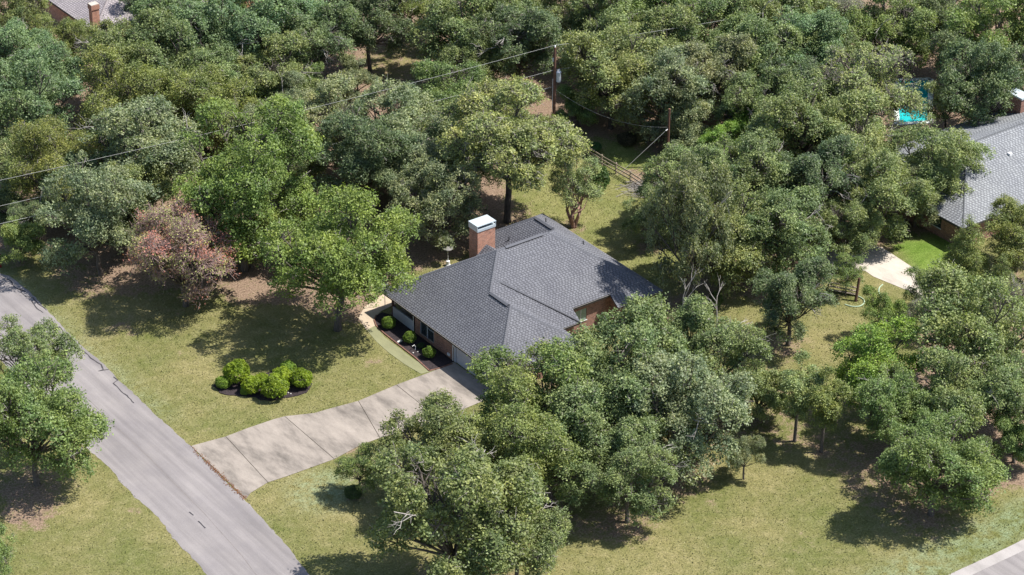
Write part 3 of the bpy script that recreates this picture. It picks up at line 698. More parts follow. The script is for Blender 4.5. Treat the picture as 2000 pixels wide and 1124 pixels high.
isl_px = [(415.6, 755), (429, 746), (450, 741), (480, 739), (520, 730), (545, 722), (560, 722), (588, 730), (609, 738), (610, 751), (599, 768), (582, 774), (550, 779.5), (525, 784), (508, 782), (499, 776.5),
          (484, 776), (474, 774), (448, 773.5), (431, 769), (424, 761)]
isl = densify([un(*p) for p in isl_px+isl_px[:1]], 0.4)[:-1]
isl = [(p[0]+rng.uniform(-.05, .05), p[1]+rng.uniform(-.05, .05)) for p in isl]
MB().prism(isl, -0.05, 0.07).build('island_bed', M['mulch']); bpy.data.objects['island_bed']['kind'] = 'structure'
# neighbour driveway
nd = [un(*p) for p in [(1560, 500), (1600, 470), (1656, 470), (1723, 484), (1787, 526), (1810, 560), (1860, 600), (1900, 640), (1840, 640), (1798, 588), (1777, 570), (1706, 541), (1690, 530), (1640, 528)]]
MB().prism(nd, -0.1, 0.03).build('side_driveway', M['palecon']); bpy.data.objects['side_driveway']['kind'] = 'structure'
# bare pad seen behind the trees at the very top
pad = [un(*p) for p in [(800, -40), (905, -40), (880, 12), (800, 25)]]
MB().prism(pad, -0.05, 0.02).build('far_path', M['palecon']); bpy.data.objects['far_path']['kind'] = 'structure'

HARD = [er_i for er_i in (er+el[::-1], topw+botw[::-1], wa+wb[::-1], tan, bed, isl, nd, [(0.2, -0.2), (0.2, -19.2), (10, -19.2), (10, -16), (22, -16), (22, 3), (13, 3), (13, 0)], [(-18, -63.3), (40, -64.2), (40, -75), (-18, -75)])]
scatter_tufts()

# ------------------------------------------------------------------ shingled roof faces
def clip_line(poly, t):
    """s-interval(s) where the horizontal line at t crosses polygon (s,t)"""
    xs = []
    n_ = len(poly)
    for i in range(n_):
        (s0, t0), (s1, t1) = poly[i], poly[(i+1) % n_]
        if (t0 <= t < t1) or (t1 <= t < t0): xs.append(s0+(s1-s0)*(t-t0)/(t1-t0))
    xs.sort(); return [(xs[i], xs[i+1]) for i in range(0, len(xs)-1, 2)]

def roof_face(parent, pts, mats, expo=0.225, per=0.36, seed=0, thick=0.14, tabw=(0.17, 0.27)):
    """pts: world points of a planar roof face. Deck plus real tabs in courses."""
    P = [Vector(p) for p in pts]
    nrm = Vector((0, 0, 0))
    for i in range(len(P)): nrm += (P[i]-P[0]).cross(P[(i+1) % len(P)]-P[0])
    nrm.normalize()
    if nrm.z < 0: nrm = -nrm; P = P[::-1]
    up = (Vector((0, 0, 1))-nrm*nrm.z).normalized(); ax = up.cross(nrm).normalized()
    o0 = min(P, key=lambda p: p.z)
    mb = MB(); n_ = len(P); dn = Vector((0, 0, -thick))
    mb.add(P+[p+dn for p in P], [tuple(range(n_)), tuple(range(n_, 2*n_))[::-1]]+[(i, i+n_, (i+1) % n_+n_, (i+1) % n_) for i in range(n_)])
    mb.build('roof_deck', mats[1], parent)
    poly = [((p-o0).dot(ax), (p-o0).dot(up)) for p in P]
    rg = random.Random(seed)
    tmax = max(t for s, t in poly)
    vs = []; fs = []; tint = []
    k = 0; t = 0.01
    while t+expo*0.4 < tmax:
        for (s0, s1) in clip_line(poly, t+expo*0.5):
            s = s0-per*0.5*(k % 2)+rg.uniform(-.05, .05); s = max(s, s0) if s < s0-0.1 else s
            # thin full-length course so that the step of each row shows
            h0 = 0.012
            a = [o0+ax*s0+up*t+nrm*h0, o0+ax*s1+up*t+nrm*h0, o0+ax*s1+up*(t+expo*0.95)+nrm*0.003, o0+ax*s0+up*(t+expo*0.95)+nrm*0.003, o0+ax*s0+up*t, o0+ax*s1+up*t]
            b0 = len(vs); vs += a; fs += [(b0, b0+1, b0+2, b0+3), (b0+4, b0+5, b0+1, b0)]; tint += [0.0]*6
            while s < s1-0.05:
                wd = rg.uniform(*tabw); e = min(s+wd, s1)
                h = 0.030; hb = 0.016
                q_ = [o0+ax*s+up*(t-0.012)+nrm*h, o0+ax*e+up*(t-0.012)+nrm*h, o0+ax*e+up*(t+expo*0.78)+nrm*hb, o0+ax*s+up*(t+expo*0.78)+nrm*hb,
                      o0+ax*s+up*(t-0.012), o0+ax*e+up*(t-0.012), o0+ax*e+up*(t+expo*0.78), o0+ax*s+up*(t+expo*0.78)]
                b0 = len(vs); vs += q_; fs += [(b0, b0+1, b0+2, b0+3), (b0+4, b0+5, b0+1, b0), (b0+5, b0+6, b0+2, b0+1), (b0+7, b0+4, b0, b0+3)]
                tv = 0.32+0.34*rg.random(); tint += [tv]*8
                s += per*rg.uniform(0.92, 1.08)
        t += expo; k += 1
    me = bpy.data.meshes.new('shingles'); me.from_pydata([tuple(v_) for v_ in vs], [], fs); me.update()
    at_ = me.attributes.new('tint', 'FLOAT', 'POINT'); at_.data.foreach_set('value', np.array(tint, np.float32))
    me.materials.append(mats[0])
    o = link(bpy.data.objects.new('shingles', me), parent); o['kind'] = 'stuff'
    return o

def hip_cap(parent, a, b_, name='hip_cap', w_=0.34, h_=0.07, mt=None):
    """a row of overlapping cap shingles"""
    a = Vector(a); b_ = Vector(b_); L = (b_-a).length; d = (b_-a)/L; side = d.cross(Vector((0, 0, 1))).normalized(); u = side.cross(d).normalized()
    mb = MB(); k = max(1, int(L/0.22))
    for i in range(k):
        p = a+d*(L*i/k); q_ = a+d*(L*(i+1)/k+0.02)
        lo, hi = 0.045, 0.075
        P_ = [p-side*w_/2-u*0.05, p+u*hi, p+side*w_/2-u*0.05, q_-side*w_/2-u*0.05, q_+u*lo, q_+side*w_/2-u*0.05]
        if d.z < 0: P_ = P_
        mb.add(P_, [(0, 1, 4, 3), (1, 2, 5, 4), (0, 2, 1), (3, 4, 5)])
    return mb.build(name, mt or M['cap'], parent)

# ------------------------------------------------------------------ the house
H = 2.55; ms = 0.674857; a_ = 8.106; b_w = 4.974; E_ = 19.45; U_ = 22.293; w_ = 4.418; vN = -3.17; F2 = 16.212; MID = 14.92; u1, u2 = 12.12, 16.7
def W3(u, v, z): return Vector((u, -v, z))
Z = lambda dd: H+ms*dd
house = empty('house', (11, -8, 0), 'single storey brick house with a charcoal hipped roof and tall chimney in the centre', 'house')
class HP:  # children keep world coordinates
    pass
hroot = house; hroot.location = (0, 0, 0)
Lp, Ap, Vp, Wp, Gp = W3(0, 0, H), W3(a_, a_, Z(a_)), W3(b_w, 2*a_-b_w, Z(b_w)), W3(b_w, E_-b_w, Z(b_w)), W3(0, E_, H)
Rp, Kp, RJ, Sp, Np = W3(U_-a_, a_, Z(a_)), W3(U_, F2, H), W3(U_-w_, w_, Z(w_)), W3(U_-w_, vN+w_, Z(w_)), W3(U_, vN, H)
G2 = W3(2*b_w, E_, H); G3 = W3(2*b_w, F2, H)
RL, RN = W3(U_-2*w_, 0, H), W3(U_-2*w_, vN, H)
Mh = Z(F2-MID)
mm = (M['shingle'], M['shingle_base'])
roof_face(hroot, [Lp, Gp, Wp, Vp, Ap], mm, seed=1)
roof_face(hroot, [Ap, Vp, G3, W3(u1, F2, H), W3(u1, MID, Mh), W3(u2, MID, Mh), W3(u2, F2, H), Kp, Rp], mm, seed=2)
roof_face(hroot, [Gp, G2, Wp], mm, seed=3)
roof_face(hroot, [G2, G3, Vp, Wp], mm, seed=4)
roof_face(hroot, [Kp, Np, Sp, RJ, Rp], mm, seed=5)
roof_face(hroot, [Lp, Ap, Rp, RJ, RL], mm, seed=6)
roof_face(hroot, [RL, RJ, Sp, RN], mm, seed=7)
roof_face(hroot, [RN, Sp, Np], mm, seed=8)
for p, q_ in ((Lp, Ap), (Vp, Ap), (Gp, Wp), (G2, Wp), (Kp, Rp), (Rp, RJ), (RN, Sp), (Np, Sp)): hip_cap(hroot, p, q_)
hip_cap(hroot, W3(12.1, F2-0.05, H+0.03), W3(6.35, 10.42, Z(F2-10.42)+0.02), 'hip_cap', 0.36, h_=0.1)
shade_mb = MB(); shade_mb.beam(W3(12.1, F2+0.18, H-0.06), W3(6.55, 10.82, Z(F2-10.82)+0.02), 0.14, 0.05); shade_mb.build('slope_break_shade', M['vent'], hroot)   # black strip painting in the shade along the diagonal break in the slope
for p, q_ in ((Ap, Rp), (Wp, Vp), (Sp, RJ)): hip_cap(hroot, p, q_, 'ridge_cap')
def ridge_vent(p, q_, side):
    p = Vector(p); q_ = Vector(q_); d = (q_-p).normalized(); s_ = d.cross(Vector((0, 0, 1))).normalized()*side
    mb = MB(); mb.mi = 0
    a0, a1 = p+d*0.25, q_-d*0.2; u = Vector((0, 0, 1))
    P_ = []
    for c_ in (a0, a1):
        P_ += [c_-s_*0.22-u*0.06, c_+s_*0.22-u*0.13, c_+s_*0.22+u*0.0, c_+u*0.13, c_-s_*0.22+u*0.0]
    mb.add(P_, [(0, 5, 6, 1)[::-1], (1, 6, 7, 2)[::-1]]+[(0, 1, 2, 3, 4), (9, 8, 7, 6, 5)]); mb.mi = 1
    mb.add(P_, [(2, 7, 8, 3)[::-1], (3, 8, 9, 4)[::-1], (4, 9, 5, 0)[::-1]])
    mb.build('ridge_vent', [M['vent'], M['cap']], hroot)
ridge_vent(Ap+(Rp-Ap)*0.12, Rp-(Rp-Ap)*0.08, 1); ridge_vent(Vp, Wp, 1); ridge_vent(Sp, RJ, 1)
# fascia and gutter along the eaves
eaves = [(Lp, Gp), (Gp, G2), (G2, G3), (G3, W3(u1, F2, H)), (W3(u1, MID, Mh), W3(u2, MID, Mh)), (W3(u2, F2, H), Kp), (Kp, Np), (Np, RN), (RN, RL), (RL, Lp)]
for p, q_ in eaves:
    d = (q_-p).normalized(); out = Vector((0, 0, 1)).cross(d).normalized()
    mid = (p+q_)/2; cen = W3(11, 8, 0)
    if (mid-cen).dot(out) < 0: out = -out
    MB().beam(p+out*0.02-Vector((0, 0, .14)), q_+out*0.02-Vector((0, 0, .14)), 0.04, 0.22).build('fascia', M['trim'], hroot)
    MB().beam(p+out*0.07-Vector((0, 0, .03)), q_+out*0.07-Vector((0, 0, .03)), 0.04, 0.03).build('drip_edge', M['soffit'], hroot)
# soffit sheets (inset of the eave outline)
o = 0.5
# walls: footprint inside the eaves, front face pieces built around the openings
def wall(x0, x1, v0, v1, z0, z1, mt='brick', name='wall'):
    return MB().box(x0, x1, -max(v0, v1), -min(v0, v1), z0, z1).build(name, M[mt], hroot)
T_ = 0.2
wt = H-0.12
wall(o, o+T_, 4.96, 6.05, 0, wt)                    # front, left of window
wall(o, o+T_, 6.05, 8.35, 0, 0.42)                  # under the window
wall(o, o+T_, 8.35, 11.62, 0, wt)                   # front, right of window
wall(o, o+T_, 18.35, 18.95, 0, wt)
wall(o, o+T_, 11.62, 18.35, 2.22, wt, 'whitetrim', 'garage_lintel')
wall(o+T_, 2*b_w-o, 18.75, 18.95, 0, wt)
wall(2*b_w-o-T_, 2*b_w-o, MID-0.5, 18.75, 0, wt)
wall(2*b_w-o, u1-0.4, F2-o-T_, F2-o, 0, wt)
wall(u1-0.6, u1-0.4, MID-o, F2-o-T_, 0, wt+0.6)
wall(u1-0.4, 12.9, MID-o-T_, MID-o, 0, Mh-0.1); wall(12.9, 14.3, MID-o-T_, MID-o, 0, 1.2); wall(14.3, u2+0.4, MID-o-T_, MID-o, 0, Mh-0.1)
wall(u2+0.4, u2+0.6, MID-o, F2-o-T_, 0, wt+0.6)
wall(u2+0.4, U_-o, F2-o-T_, F2-o, 0, wt)
wall(U_-o-T_, U_-o, vN+o, F2-o-T_, 0, wt)
wall(U_-2*w_+o, U_-o-T_, vN+o, vN+o+T_, 0, wt)
wall(U_-2*w_+o, U_-2*w_+o+T_, vN+o+T_, o, 0, wt)
wall(3.2, U_-2*w_+o, o, o+T_, 0, wt)
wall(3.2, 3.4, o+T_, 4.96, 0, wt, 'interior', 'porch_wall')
wall(o, 3.2, 4.96, 5.16, 0, wt, 'brick')
# porch: low pale panel, posts, dark void above
MB().box(o, o+0.12, -4.93, -1.35, 0.0, 1.15).build('porch_panel', M['bluegrey'], hroot)
MB().box(o+0.12, 3.2, -4.96, -0.7, -0.02, 0.05).build('porch_floor', M['drive'], hroot)
MB().box(o-0.02, o+0.16, -1.35, -1.17, 0, wt).build('porch_post', M['darkwood'], hroot)
MB().box(o-0.03, o+0.1, -4.99, -4.90, 0, wt).build('porch_trim', M['whitetrim'], hroot)
MB().box(o+0.3, o+0.5, -1.2, -0.75, 0, 1.0).build('porch_side_wall', M['brick'], hroot)
# front window
wn = MB().box(o+0.06, o+0.12, -8.35, -6.05, 0.42, wt).build('window', M['glass'], hroot)
for y0, y1 in ((-6.12, -6.05), (-7.26, -7.14), (-8.35, -8.28)): MB().box(o+0.02, o+0.10, y0, y1, 0.42, wt).build('window_mullion', M['bluegrey'], wn)
MB().box(o+0.02, o+0.09, -8.28, -7.26, 1.5, 1.56).build('window_rail', M['bluegrey'], wn)
MB().box(o-0.08, o+0.1, -8.4, -6.0, 0.36, 0.43).build('window_sill', M['brick'], wn)
MB().box(o+0.13, o+0.15, -7.1, -6.3, 0.5, 2.2).build('curtain', M['soffit'], wn)
wn = MB().box(12.9, 14.3, -(MID-o-0.05), -(MID-o-0.12), 1.2, 2.5).build('window', M['greenglass'], hroot)
MB().box(13.57, 13.63, -(MID-o-0.02), -(MID-o-0.11), 1.2, 2.5).build('window_frame', M['whitetrim'], wn)
MB().box(12.85, 14.35, -(MID-o+0.06), -(MID-o-0.1), 1.13, 1.2).build('window_sill', M['whitetrim'], wn)
wall(12.9, 14.3, MID-o-T_, MID-o, 2.5, Mh-0.1)
# garage door: four sections
gd = empty('garage_door', (0, 0, 0), None, None); gd.parent = hroot
for k_ in ('label', 'category'):
    if k_ in gd: del gd[k_]
for k in range(4):
    MB().box(o+0.06, o+0.12, -18.3, -11.98, 0.03+k*0.55, 0.03+k*0.55+0.535).build('door_section', M['greypaint'], gd, bevel=0.012)
MB().box(o, o+0.14, -11.97, -11.66, 0, 2.22).build('door_jamb', M['bluegrey'], hroot)
MB().tube([(o-0.07, -11.58, H-0.2), (o-0.07, -11.58, 0.08)], 0.045, 8).build('downspout', M['whitetrim'], hroot)
MB().tube([(o-0.07, -5.0, H-0.2), (o-0.07, -5.0, 0.08)], 0.04, 8).build('downspout', M['whitetrim'], hroot)
lm = MB().box(o-0.16, o, -11.93, -11.78, 1.75, 1.98).build('wall_lamp', M['whitetrim'], hroot)
MB().lathe([(0.0, 0), (0.05, 0.01), (0.07, 0.1), (0.0, 0.12)], (o-0.08, -11.86, 1.62), 10).build('lamp_glass', M['whitemetal'], lm)
for y_ in (-10.75, -10.98): MB().box(o-0.12, o, y_-0.08, y_+0.08, 0.28, 0.55).build('meter_box', M['whitemetal'], hroot, bevel=0.02)
# roof pipes
def pipe(px, z0):
    x, y = un(px[0], px[1], z0)
    q_ = MB().tube([(x, y, z0-0.1), (x, y, z0+0.42)], 0.055, 8).build('vent_pipe', M['darkmetal'], hroot)
    MB().lathe([(0.17, -0.08), (0.10, 0.06), (0.06, 0.1)], (x, y, z0), 10).build('pipe_flashing', M['shingle_base'], q_)
def roofz(u, v):
    return 0
for px, fn in (((1066, 434), lambda x, y: H+ms*(U_-x)), ((1139, 478), lambda x, y: H+ms*(U_-x)), ((994, 470), lambda x, y: H+ms*(x-(U_-2*w_)))):
    z = 4.5
    for _ in range(30):
        x, y = un(px[0], px[1], z); z = 0.6*z+0.4*fn(x, y)
    pipe(px, z)
# chimney with metal shroud and a cricket
ch = MB().box(10.45, 12.6, -1.72, -0.30, 0, 6.35).build('chimney', M['brick2'], hroot)
cap = MB().box(10.40, 12.65, -1.77, -0.25, 6.35, 6.62).build('chimney_cap', M['metalcap'], ch)
mb = MB().box(10.38, 12.67, -1.79, -0.23, 6.94, 7.02)
for x in (10.40, 12.60):
    for y in (-1.77, -0.30): mb.box(x, x+0.05, y, y+0.05, 6.62, 6.94)
mb.build('cap_lid', M['metalcap'], ch)
MB().box(10.75, 12.3, -1.5, -0.5, 6.62, 6.66).build('flue_screen', M['vent'], ch)
# shrouded flue corners have a sheet on the left face
MB().box(10.385, 10.40, -1.77, -0.25, 6.60, 6.93).build('cap_sheet', M['metalcap'], ch)
cy = -1.72; zc_ = H+ms*1.72
pk = Vector((11.52, cy+0.02, zc_+0.95)); bk = Vector((11.52, -(1.72+0.95/ms), zc_+0.95))
roof_face(hroot, [Vector((10.3, cy+0.02, zc_+0.0)), pk, bk], mm, seed=21, thick=0.05)
roof_face(hroot, [Vector((12.75, cy+0.02, zc_+0.0)), bk, pk], mm, seed=22, thick=0.05)

# ------------------------------------------------------------------ neighbour houses
def hip_house(name, lab, c0, L, D, Hh, m_, mats, brickm, ch_=None):
    """hip roofed house: eave corner c0 nearest the camera (x,y), L along +x, D along +y"""
    r = empty(name, (0, 0, 0), lab, 'house'); x0, y0 = c0; t = min(L, D)/2
    A, B_, C_, D_ = [Vector(p) for p in ((x0, y0, Hh), (x0+L, y0, Hh), (x0+L, y0+D, Hh), (x0, y0+D, Hh))]
    if L >= D: R1, R2_ = Vector((x0+t, y0+t, Hh+m_*t)), Vector((x0+L-t, y0+t, Hh+m_*t)); fc = [[A, B_, R2_, R1], [B_, C_, R2_], [C_, D_, R1, R2_], [D_, A, R1]]
    else: R1, R2_ = Vector((x0+t, y0+t, Hh+m_*t)), Vector((x0+t, y0+D-t, Hh+m_*t)); fc = [[A, B_, R1], [B_, C_, R2_, R1], [C_, D_, R2_], [D_, A, R1, R2_]]
    for i, f in enumerate(fc): roof_face(r, f, mats, expo=0.27, per=0.42, seed=40+i)
    for p, q_ in ((A, R1), (B_, R1 if L < D else R2_), (C_, R2_), (D_, R2_ if L < D else R1)): hip_cap(r, p, q_, mt=mats[1])
    hip_cap(r, R1, R2_, 'ridge_cap', mt=mats[1])
    e = 0.5
    for bx in ((x0+e, x0+L-e, y0+e, y0+e+.2), (x0+e, x0+L-e, y0+D-e-.2, y0+D-e), (x0+e, x0+e+.2, y0+e+.2, y0+D-e-.2), (x0+L-e-.2, x0+L-e, y0+e+.2, y0+D-e-.2)):
        MB().box(*bx, 0, Hh-0.12).build('wall', brickm, r)
    for p, q_ in ((A, B_), (D_, A)):
        MB().beam(p-Vector((0, 0, .13)), q_-Vector((0, 0, .13)), 0.05, 0.2).build('fascia', M['trim'], r)
    return r
nc = un(1881, 447, 2.7)
nb = hip_house('house', 'neighbouring house with a light grey shingle roof and brick chimney at the right edge', nc, 30, 17.4, 2.7, 0.40,
               (M['shingle2'], M['shingle2_base']), M['brick'])
wv = MB().box(nc[0]+0.46, nc[0]+0.5, nc[1]+3.5, nc[1]+5.0, 1.0, 2.3).build('window', M['glass'], nb)
MB().box(nc[0]+0.42, nc[0]+0.47, nc[1]+3.4, nc[1]+5.1, 0.9, 1.0).build('window_sill', M['whitetrim'], wv)
x, y = un(1990, 244, 3.2)
ch = MB().box(x, x+1.3, y, y+2.2, 0, 6.2).build('chimney', M['brick'], nb)
MB().box(x-0.1, x+1.4, y-0.1, y+2.3, 6.2, 6.4).build('chimney_cap', M['metalcap'], ch)
# small white roof vent
def on_plane(px, fn, z=4.5):
    for _ in range(40):
        x, y = un(px[0], px[1], z); z = 0.6*z+0.4*fn(x, y)
    return x, y, z
x, y, z = on_plane((1972, 303), lambda x, y: 2.7+0.40*(y-nc[1]))
MB().box(x-.2, x+.2, y-.2, y+.2, z-0.05, z+0.25).build('roof_vent', M['whitemetal'], nb, bevel=.02)
tc = un(183, 62, 2.7)
tb = hip_house('house', 'neighbouring house with a pale taupe roof and slim brick chimney in the top left corner', tc, 26, 20, 2.7, 0.36,
               (M['shingle3'], M['shingle3_base']), M['brick2'])
ch = MB().box(tc[0]+0.05, tc[0]+1.0, tc[1]+0.15, tc[1]+0.95, 0, 5.9).build('chimney', M['brick2'], tb)
MB().box(tc[0]-0.02, tc[0]+1.07, tc[1]+0.08, tc[1]+1.02, 5.3, 5.9).build('chimney_crown', M['brick2'], ch)
MB().box(tc[0]+0.0, tc[0]+1.05, tc[1]+0.1, tc[1]+1.0, 5.9, 5.97).build('chimney_cap', M['palecon'], ch)

# ------------------------------------------------------------------ trees
def leaf_mesh(name, P, N, rg, size, k, sig, mt, tint_tw, clump=None, elong=0.62):
    """k leaves round every twig end P with outward direction N"""
    n_ = len(P); n2 = n_*k
    c = np.repeat(P, k, 0)+rg.normal(0, 1, (n2, 3))*sig*np.array([1, 1, 0.75])
    nn = np.repeat(N, k, 0)*0.45+rg.normal(0, 0.75, (n2, 3))+np.array([0, 0, 0.65])
    nn /= np.linalg.norm(nn, axis=1)[:, None]
    t = np.cross(nn, rg.normal(0, 1, (n2, 3))); t /= np.linalg.norm(t, axis=1)[:, None]+1e-9
    b_ = np.cross(nn, t)
    sz = (size*rg.uniform(0.65, 1.3, n2))[:, None]
    v = np.stack([c-t*sz, c-b_*sz*elong+t*sz*0.1, c+t*sz, c+b_*sz*elong+t*sz*0.1], 1).reshape(-1, 3).astype(np.float32)
    me = bpy.data.meshes.new(name)
    me.vertices.add(n2*4); me.vertices.foreach_set('co', v.ravel())
    me.loops.add(n2*4); me.loops.foreach_set('vertex_index', np.arange(n2*4, dtype=np.int32))
    me.polygons.add(n2); me.polygons.foreach_set('loop_start', np.arange(0, n2*4, 4, dtype=np.int32))
    me.update(calc_edges=True)
    tn = np.clip(np.repeat(tint_tw, k)*0.65+rg.random(n2)*0.35, 0, 1).astype(np.float32)
    a = me.attributes.new('tint', 'FLOAT', 'POINT'); a.data.foreach_set('value', np.repeat(tn, 4))
    if clump is not None:
        a = me.attributes.new('clump', 'FLOAT', 'POINT'); a.data.foreach_set('value', np.repeat(np.repeat(clump, k), 4).astype(np.float32))
    me.materials.append(mt)
    return me

def fbm(P, f, seed):
    r = np.random.default_rng(seed); out = np.zeros(len(P))
    for i in range(7):
        kv = r.normal(0, f*(1+0.35*i), 3); out += np.sin(P@kv+r.uniform(0, 6.28))/(1+0.25*i)
    return out/3.2

def sticks(A, B, r0, r1, mt, name):
    """many thin three sided sticks from A to B"""
    n_ = len(A); D = B-A; L = np.linalg.norm(D, axis=1)[:, None]+1e-9; D = D/L
    ref = np.where(np.abs(D[:, 2:3]) < 0.8, np.array([[0, 0, 1.0]]), np.array([[1.0, 0, 0]]))
    s_ = np.cross(D, ref); s_ /= np.linalg.norm(s_, axis=1)[:, None]; u = np.cross(s_, D)
    vs = []
    for (Q, rr) in ((A, r0), (B, r1)):
        for kk in range(3):
            t = 2*math.pi*kk/3; vs.append(Q+(s_*math.cos(t)+u*math.sin(t))*rr)
    v = np.stack(vs, 1).reshape(-1, 3)
    base = (np.arange(n_)*6)[:, None, None]
    f = np.array([[0, 1, 4, 3], [1, 2, 5, 4], [2, 0, 3, 5]])[None]+base
    me = bpy.data.meshes.new(name)
    me.vertices.add(len(v)); me.vertices.foreach_set('co', v.astype(np.float32).ravel())
    f = f.reshape(-1, 4); me.loops.add(f.size); me.loops.foreach_set('vertex_index', f.ravel().astype(np.int32))
    me.polygons.add(len(f)); me.polygons.foreach_set('loop_start', np.arange(0, f.size, 4, dtype=np.int32))
    me.update(calc_edges=True); me.materials.append(mt); return me

def make_tree(name, seed, zc, hh=4.2, nl=30, ntw=4700, k=9, ls=0.094, sig=0.17, gap=-0.12, lobe=(0.14, 0.28), trunk_r=0.24, fork=0.32,
              twigs=500, lt='leaf', low=-0.75, ntrunk=1, barkm='bark', twigm='twig', dead=0, squash=1.0, cone=False, pinky=False, gapf=0.9, spread=(0.50, 0.88)):
    rg = np.random.default_rng(seed); R = 5.0
    cen = []; rad = []
    for i in range(nl):
        for _ in range(50):
            d = rg.normal(0, 1, 3); d /= np.linalg.norm(d)
            if d[2] > low: break
        rr = rg.uniform(*lobe)*R
        kk = rg.uniform(*spread)
        p = d*np.array([R, R, hh])*kk
        mx = (R-rr)
        if np.hypot(p[0], p[1]) > mx: p[:2] *= mx/np.hypot(p[0], p[1])
        cen.append(p); rad.append(rr)
    cen.append(np.array([0, 0, 0.2])); rad.append(0.42*R)
    if cone:
        cen = []; rad = []
        for i in range(26):
            t = i/25; a = rg.uniform(0, 6.28); rr = 4.4*(1-t)**0.8+0.7
            cen.append(np.array([math.cos(a)*rr*0.5, math.sin(a)*rr*0.5, -hh+2*hh*t*0.98])); rad.append(max(0.6, rr*0.62))
    cen = np.array(cen); rad = np.array(rad)
    pick = rg.choice(len(rad), ntw*3, p=rad**2/np.sum(rad**2))
    d = rg.normal(0, 1, (ntw*3, 3)); d[:, 2] = np.where(d[:, 2] < -0.35, -d[:, 2], d[:, 2]); d /= np.linalg.norm(d, axis=1)[:, None]
    # ragged sprays: the surface radius varies in small bumps
    P = cen[pick]+d*(rad[pick]*rg.uniform(0.78, 1.03, ntw*3))[:, None]*np.array([1, 1, 0.82*squash])
    P += d*(fbm(P, 2.4, seed+3)*0.50)[:, None]; P += rg.normal(0, 0.10, P.shape)
    keep = np.ones(len(P), bool)
    for c_, r_ in zip(cen, rad):
        keep &= ~((np.linalg.norm((P-c_)/np.array([1, 1, 0.82*squash]), axis=1)/r_ < 0.74))
    g_ = fbm(P, gapf, seed+9)+0.35*fbm(P, 3.1, seed+11)
    keep &= g_ > gap-0.35*(rg.random(len(P)))
    P = P[keep][:ntw]; d = d[keep][:ntw]; pk = pick[keep][:ntw]
    # normalise the spread to the nominal radius
    kx = 4.75/np.percentile(np.hypot(P[:, 0], P[:, 1]), 95); kz = hh*1.0/max(0.1, np.percentile(np.abs(P[:, 2]), 97))
    P = P*np.array([kx, kx, kz]); cen = cen*np.array([kx, kx, kz]); rad = rad*(kx+kz)/2
    tw = np.clip(0.5+0.30*fbm(P, 1.3, seed+5)+rg.normal(0, 0.20, len(P)), 0, 1)
    off = np.array([0, 0, zc])
    clump = None
    leafP = P; leafd = d; leaft = tw
    if pinky:
        # leaves cling to the lower sprays and the tips
        hz = (P[:, 2]+hh)/(2*hh)
        pr_ = np.where(hz > 0.55, 0.62, 0.95); m_ = rg.random(len(P)) < pr_
        leafP, leafd, leaft = P[m_], d[m_], tw[m_]
    cl = 0.5+0.5*fbm(leafP, 0.8, seed+20)
    if pinky: cl = np.where((leafP[:, 2] < -0.8) & (-0.5*leafP[:, 0]+0.865*leafP[:, 1] > 3.1) & (-0.862*leafP[:, 0]-0.504*leafP[:, 1] > -0.5), rg.random(len(leafP))*0.5, 0.9)
    crown = leaf_mesh('crown_'+name, leafP+off, leafd, rg, ls, k, sig, M[lt], leaft, cl)
    # wood
    mb = MB(); fz = zc-hh*0.75 if zc-hh*0.75 > 1.0 else fork*zc
    fz = max(1.2, min(fz, (0.78 if zc > 12 else 0.55)*zc))
    ends = []
    for tk in range(ntrunk):
        a = 2*math.pi*tk/max(ntrunk, 1)+rg.uniform(0, 1); sp = 0.0 if ntrunk == 1 else 0.22
        lean = rg.normal(0, 0.18, 2)+(np.array([math.cos(a), math.sin(a)])*(0.9 if ntrunk > 1 else 0))
        tr = trunk_r/(ntrunk**0.5)
        pth = [(math.cos(a)*sp, math.sin(a)*sp, -0.25), (math.cos(a)*sp, math.sin(a)*sp, 0.35)]
        for q_ in (0.35, 0.7, 1.0): pth.append((math.cos(a)*sp+lean[0]*q_+rg.normal(0, .06), math.sin(a)*sp+lean[1]*q_+rg.normal(0, .06), fz*q_+0.2))
        mb.tube(pth, [tr*1.35, tr*1.02, tr*0.92, tr*0.86, tr*0.8], 8)
        ends.append((Vector(pth[-1]), tr*0.8))
    for i, (c_, r_) in enumerate(zip(cen, rad)):
        e0, er_ = ends[i % len(ends)]; e1 = Vector(c_+off)
        m1 = e0.lerp(e1, 0.35)+Vector(rg.normal(0, .25, 3)); m1.z = e0.z+(e1.z-e0.z)*0.28
        m2 = e0.lerp(e1, 0.72)+Vector(rg.normal(0, .22, 3))
        mb.tube([e0-Vector((0, 0, .1)), m1, m2, e1], [er_*0.62, er_*0.42, er_*0.30, 0.05], 5, cap=False)
        for j in range(5):
            dd = rg.normal(0, 1, 3); dd[2] = abs(dd[2])*0.8+0.1; dd /= np.linalg.norm(dd)
            s0 = m2.lerp(e1, rg.uniform(0, 1)); t_ = e1+Vector(dd*r_*0.85)
            md = s0.lerp(t_, 0.5)+Vector(rg.normal(0, .15, 3))
            mb.tube([s0, md, t_], [0.055, 0.035, 0.015], 4, cap=False)
    trunk = mb.mesh('trunk_'+name, M[barkm], True)
    # fine twigs reaching to the leaves
    tm = None
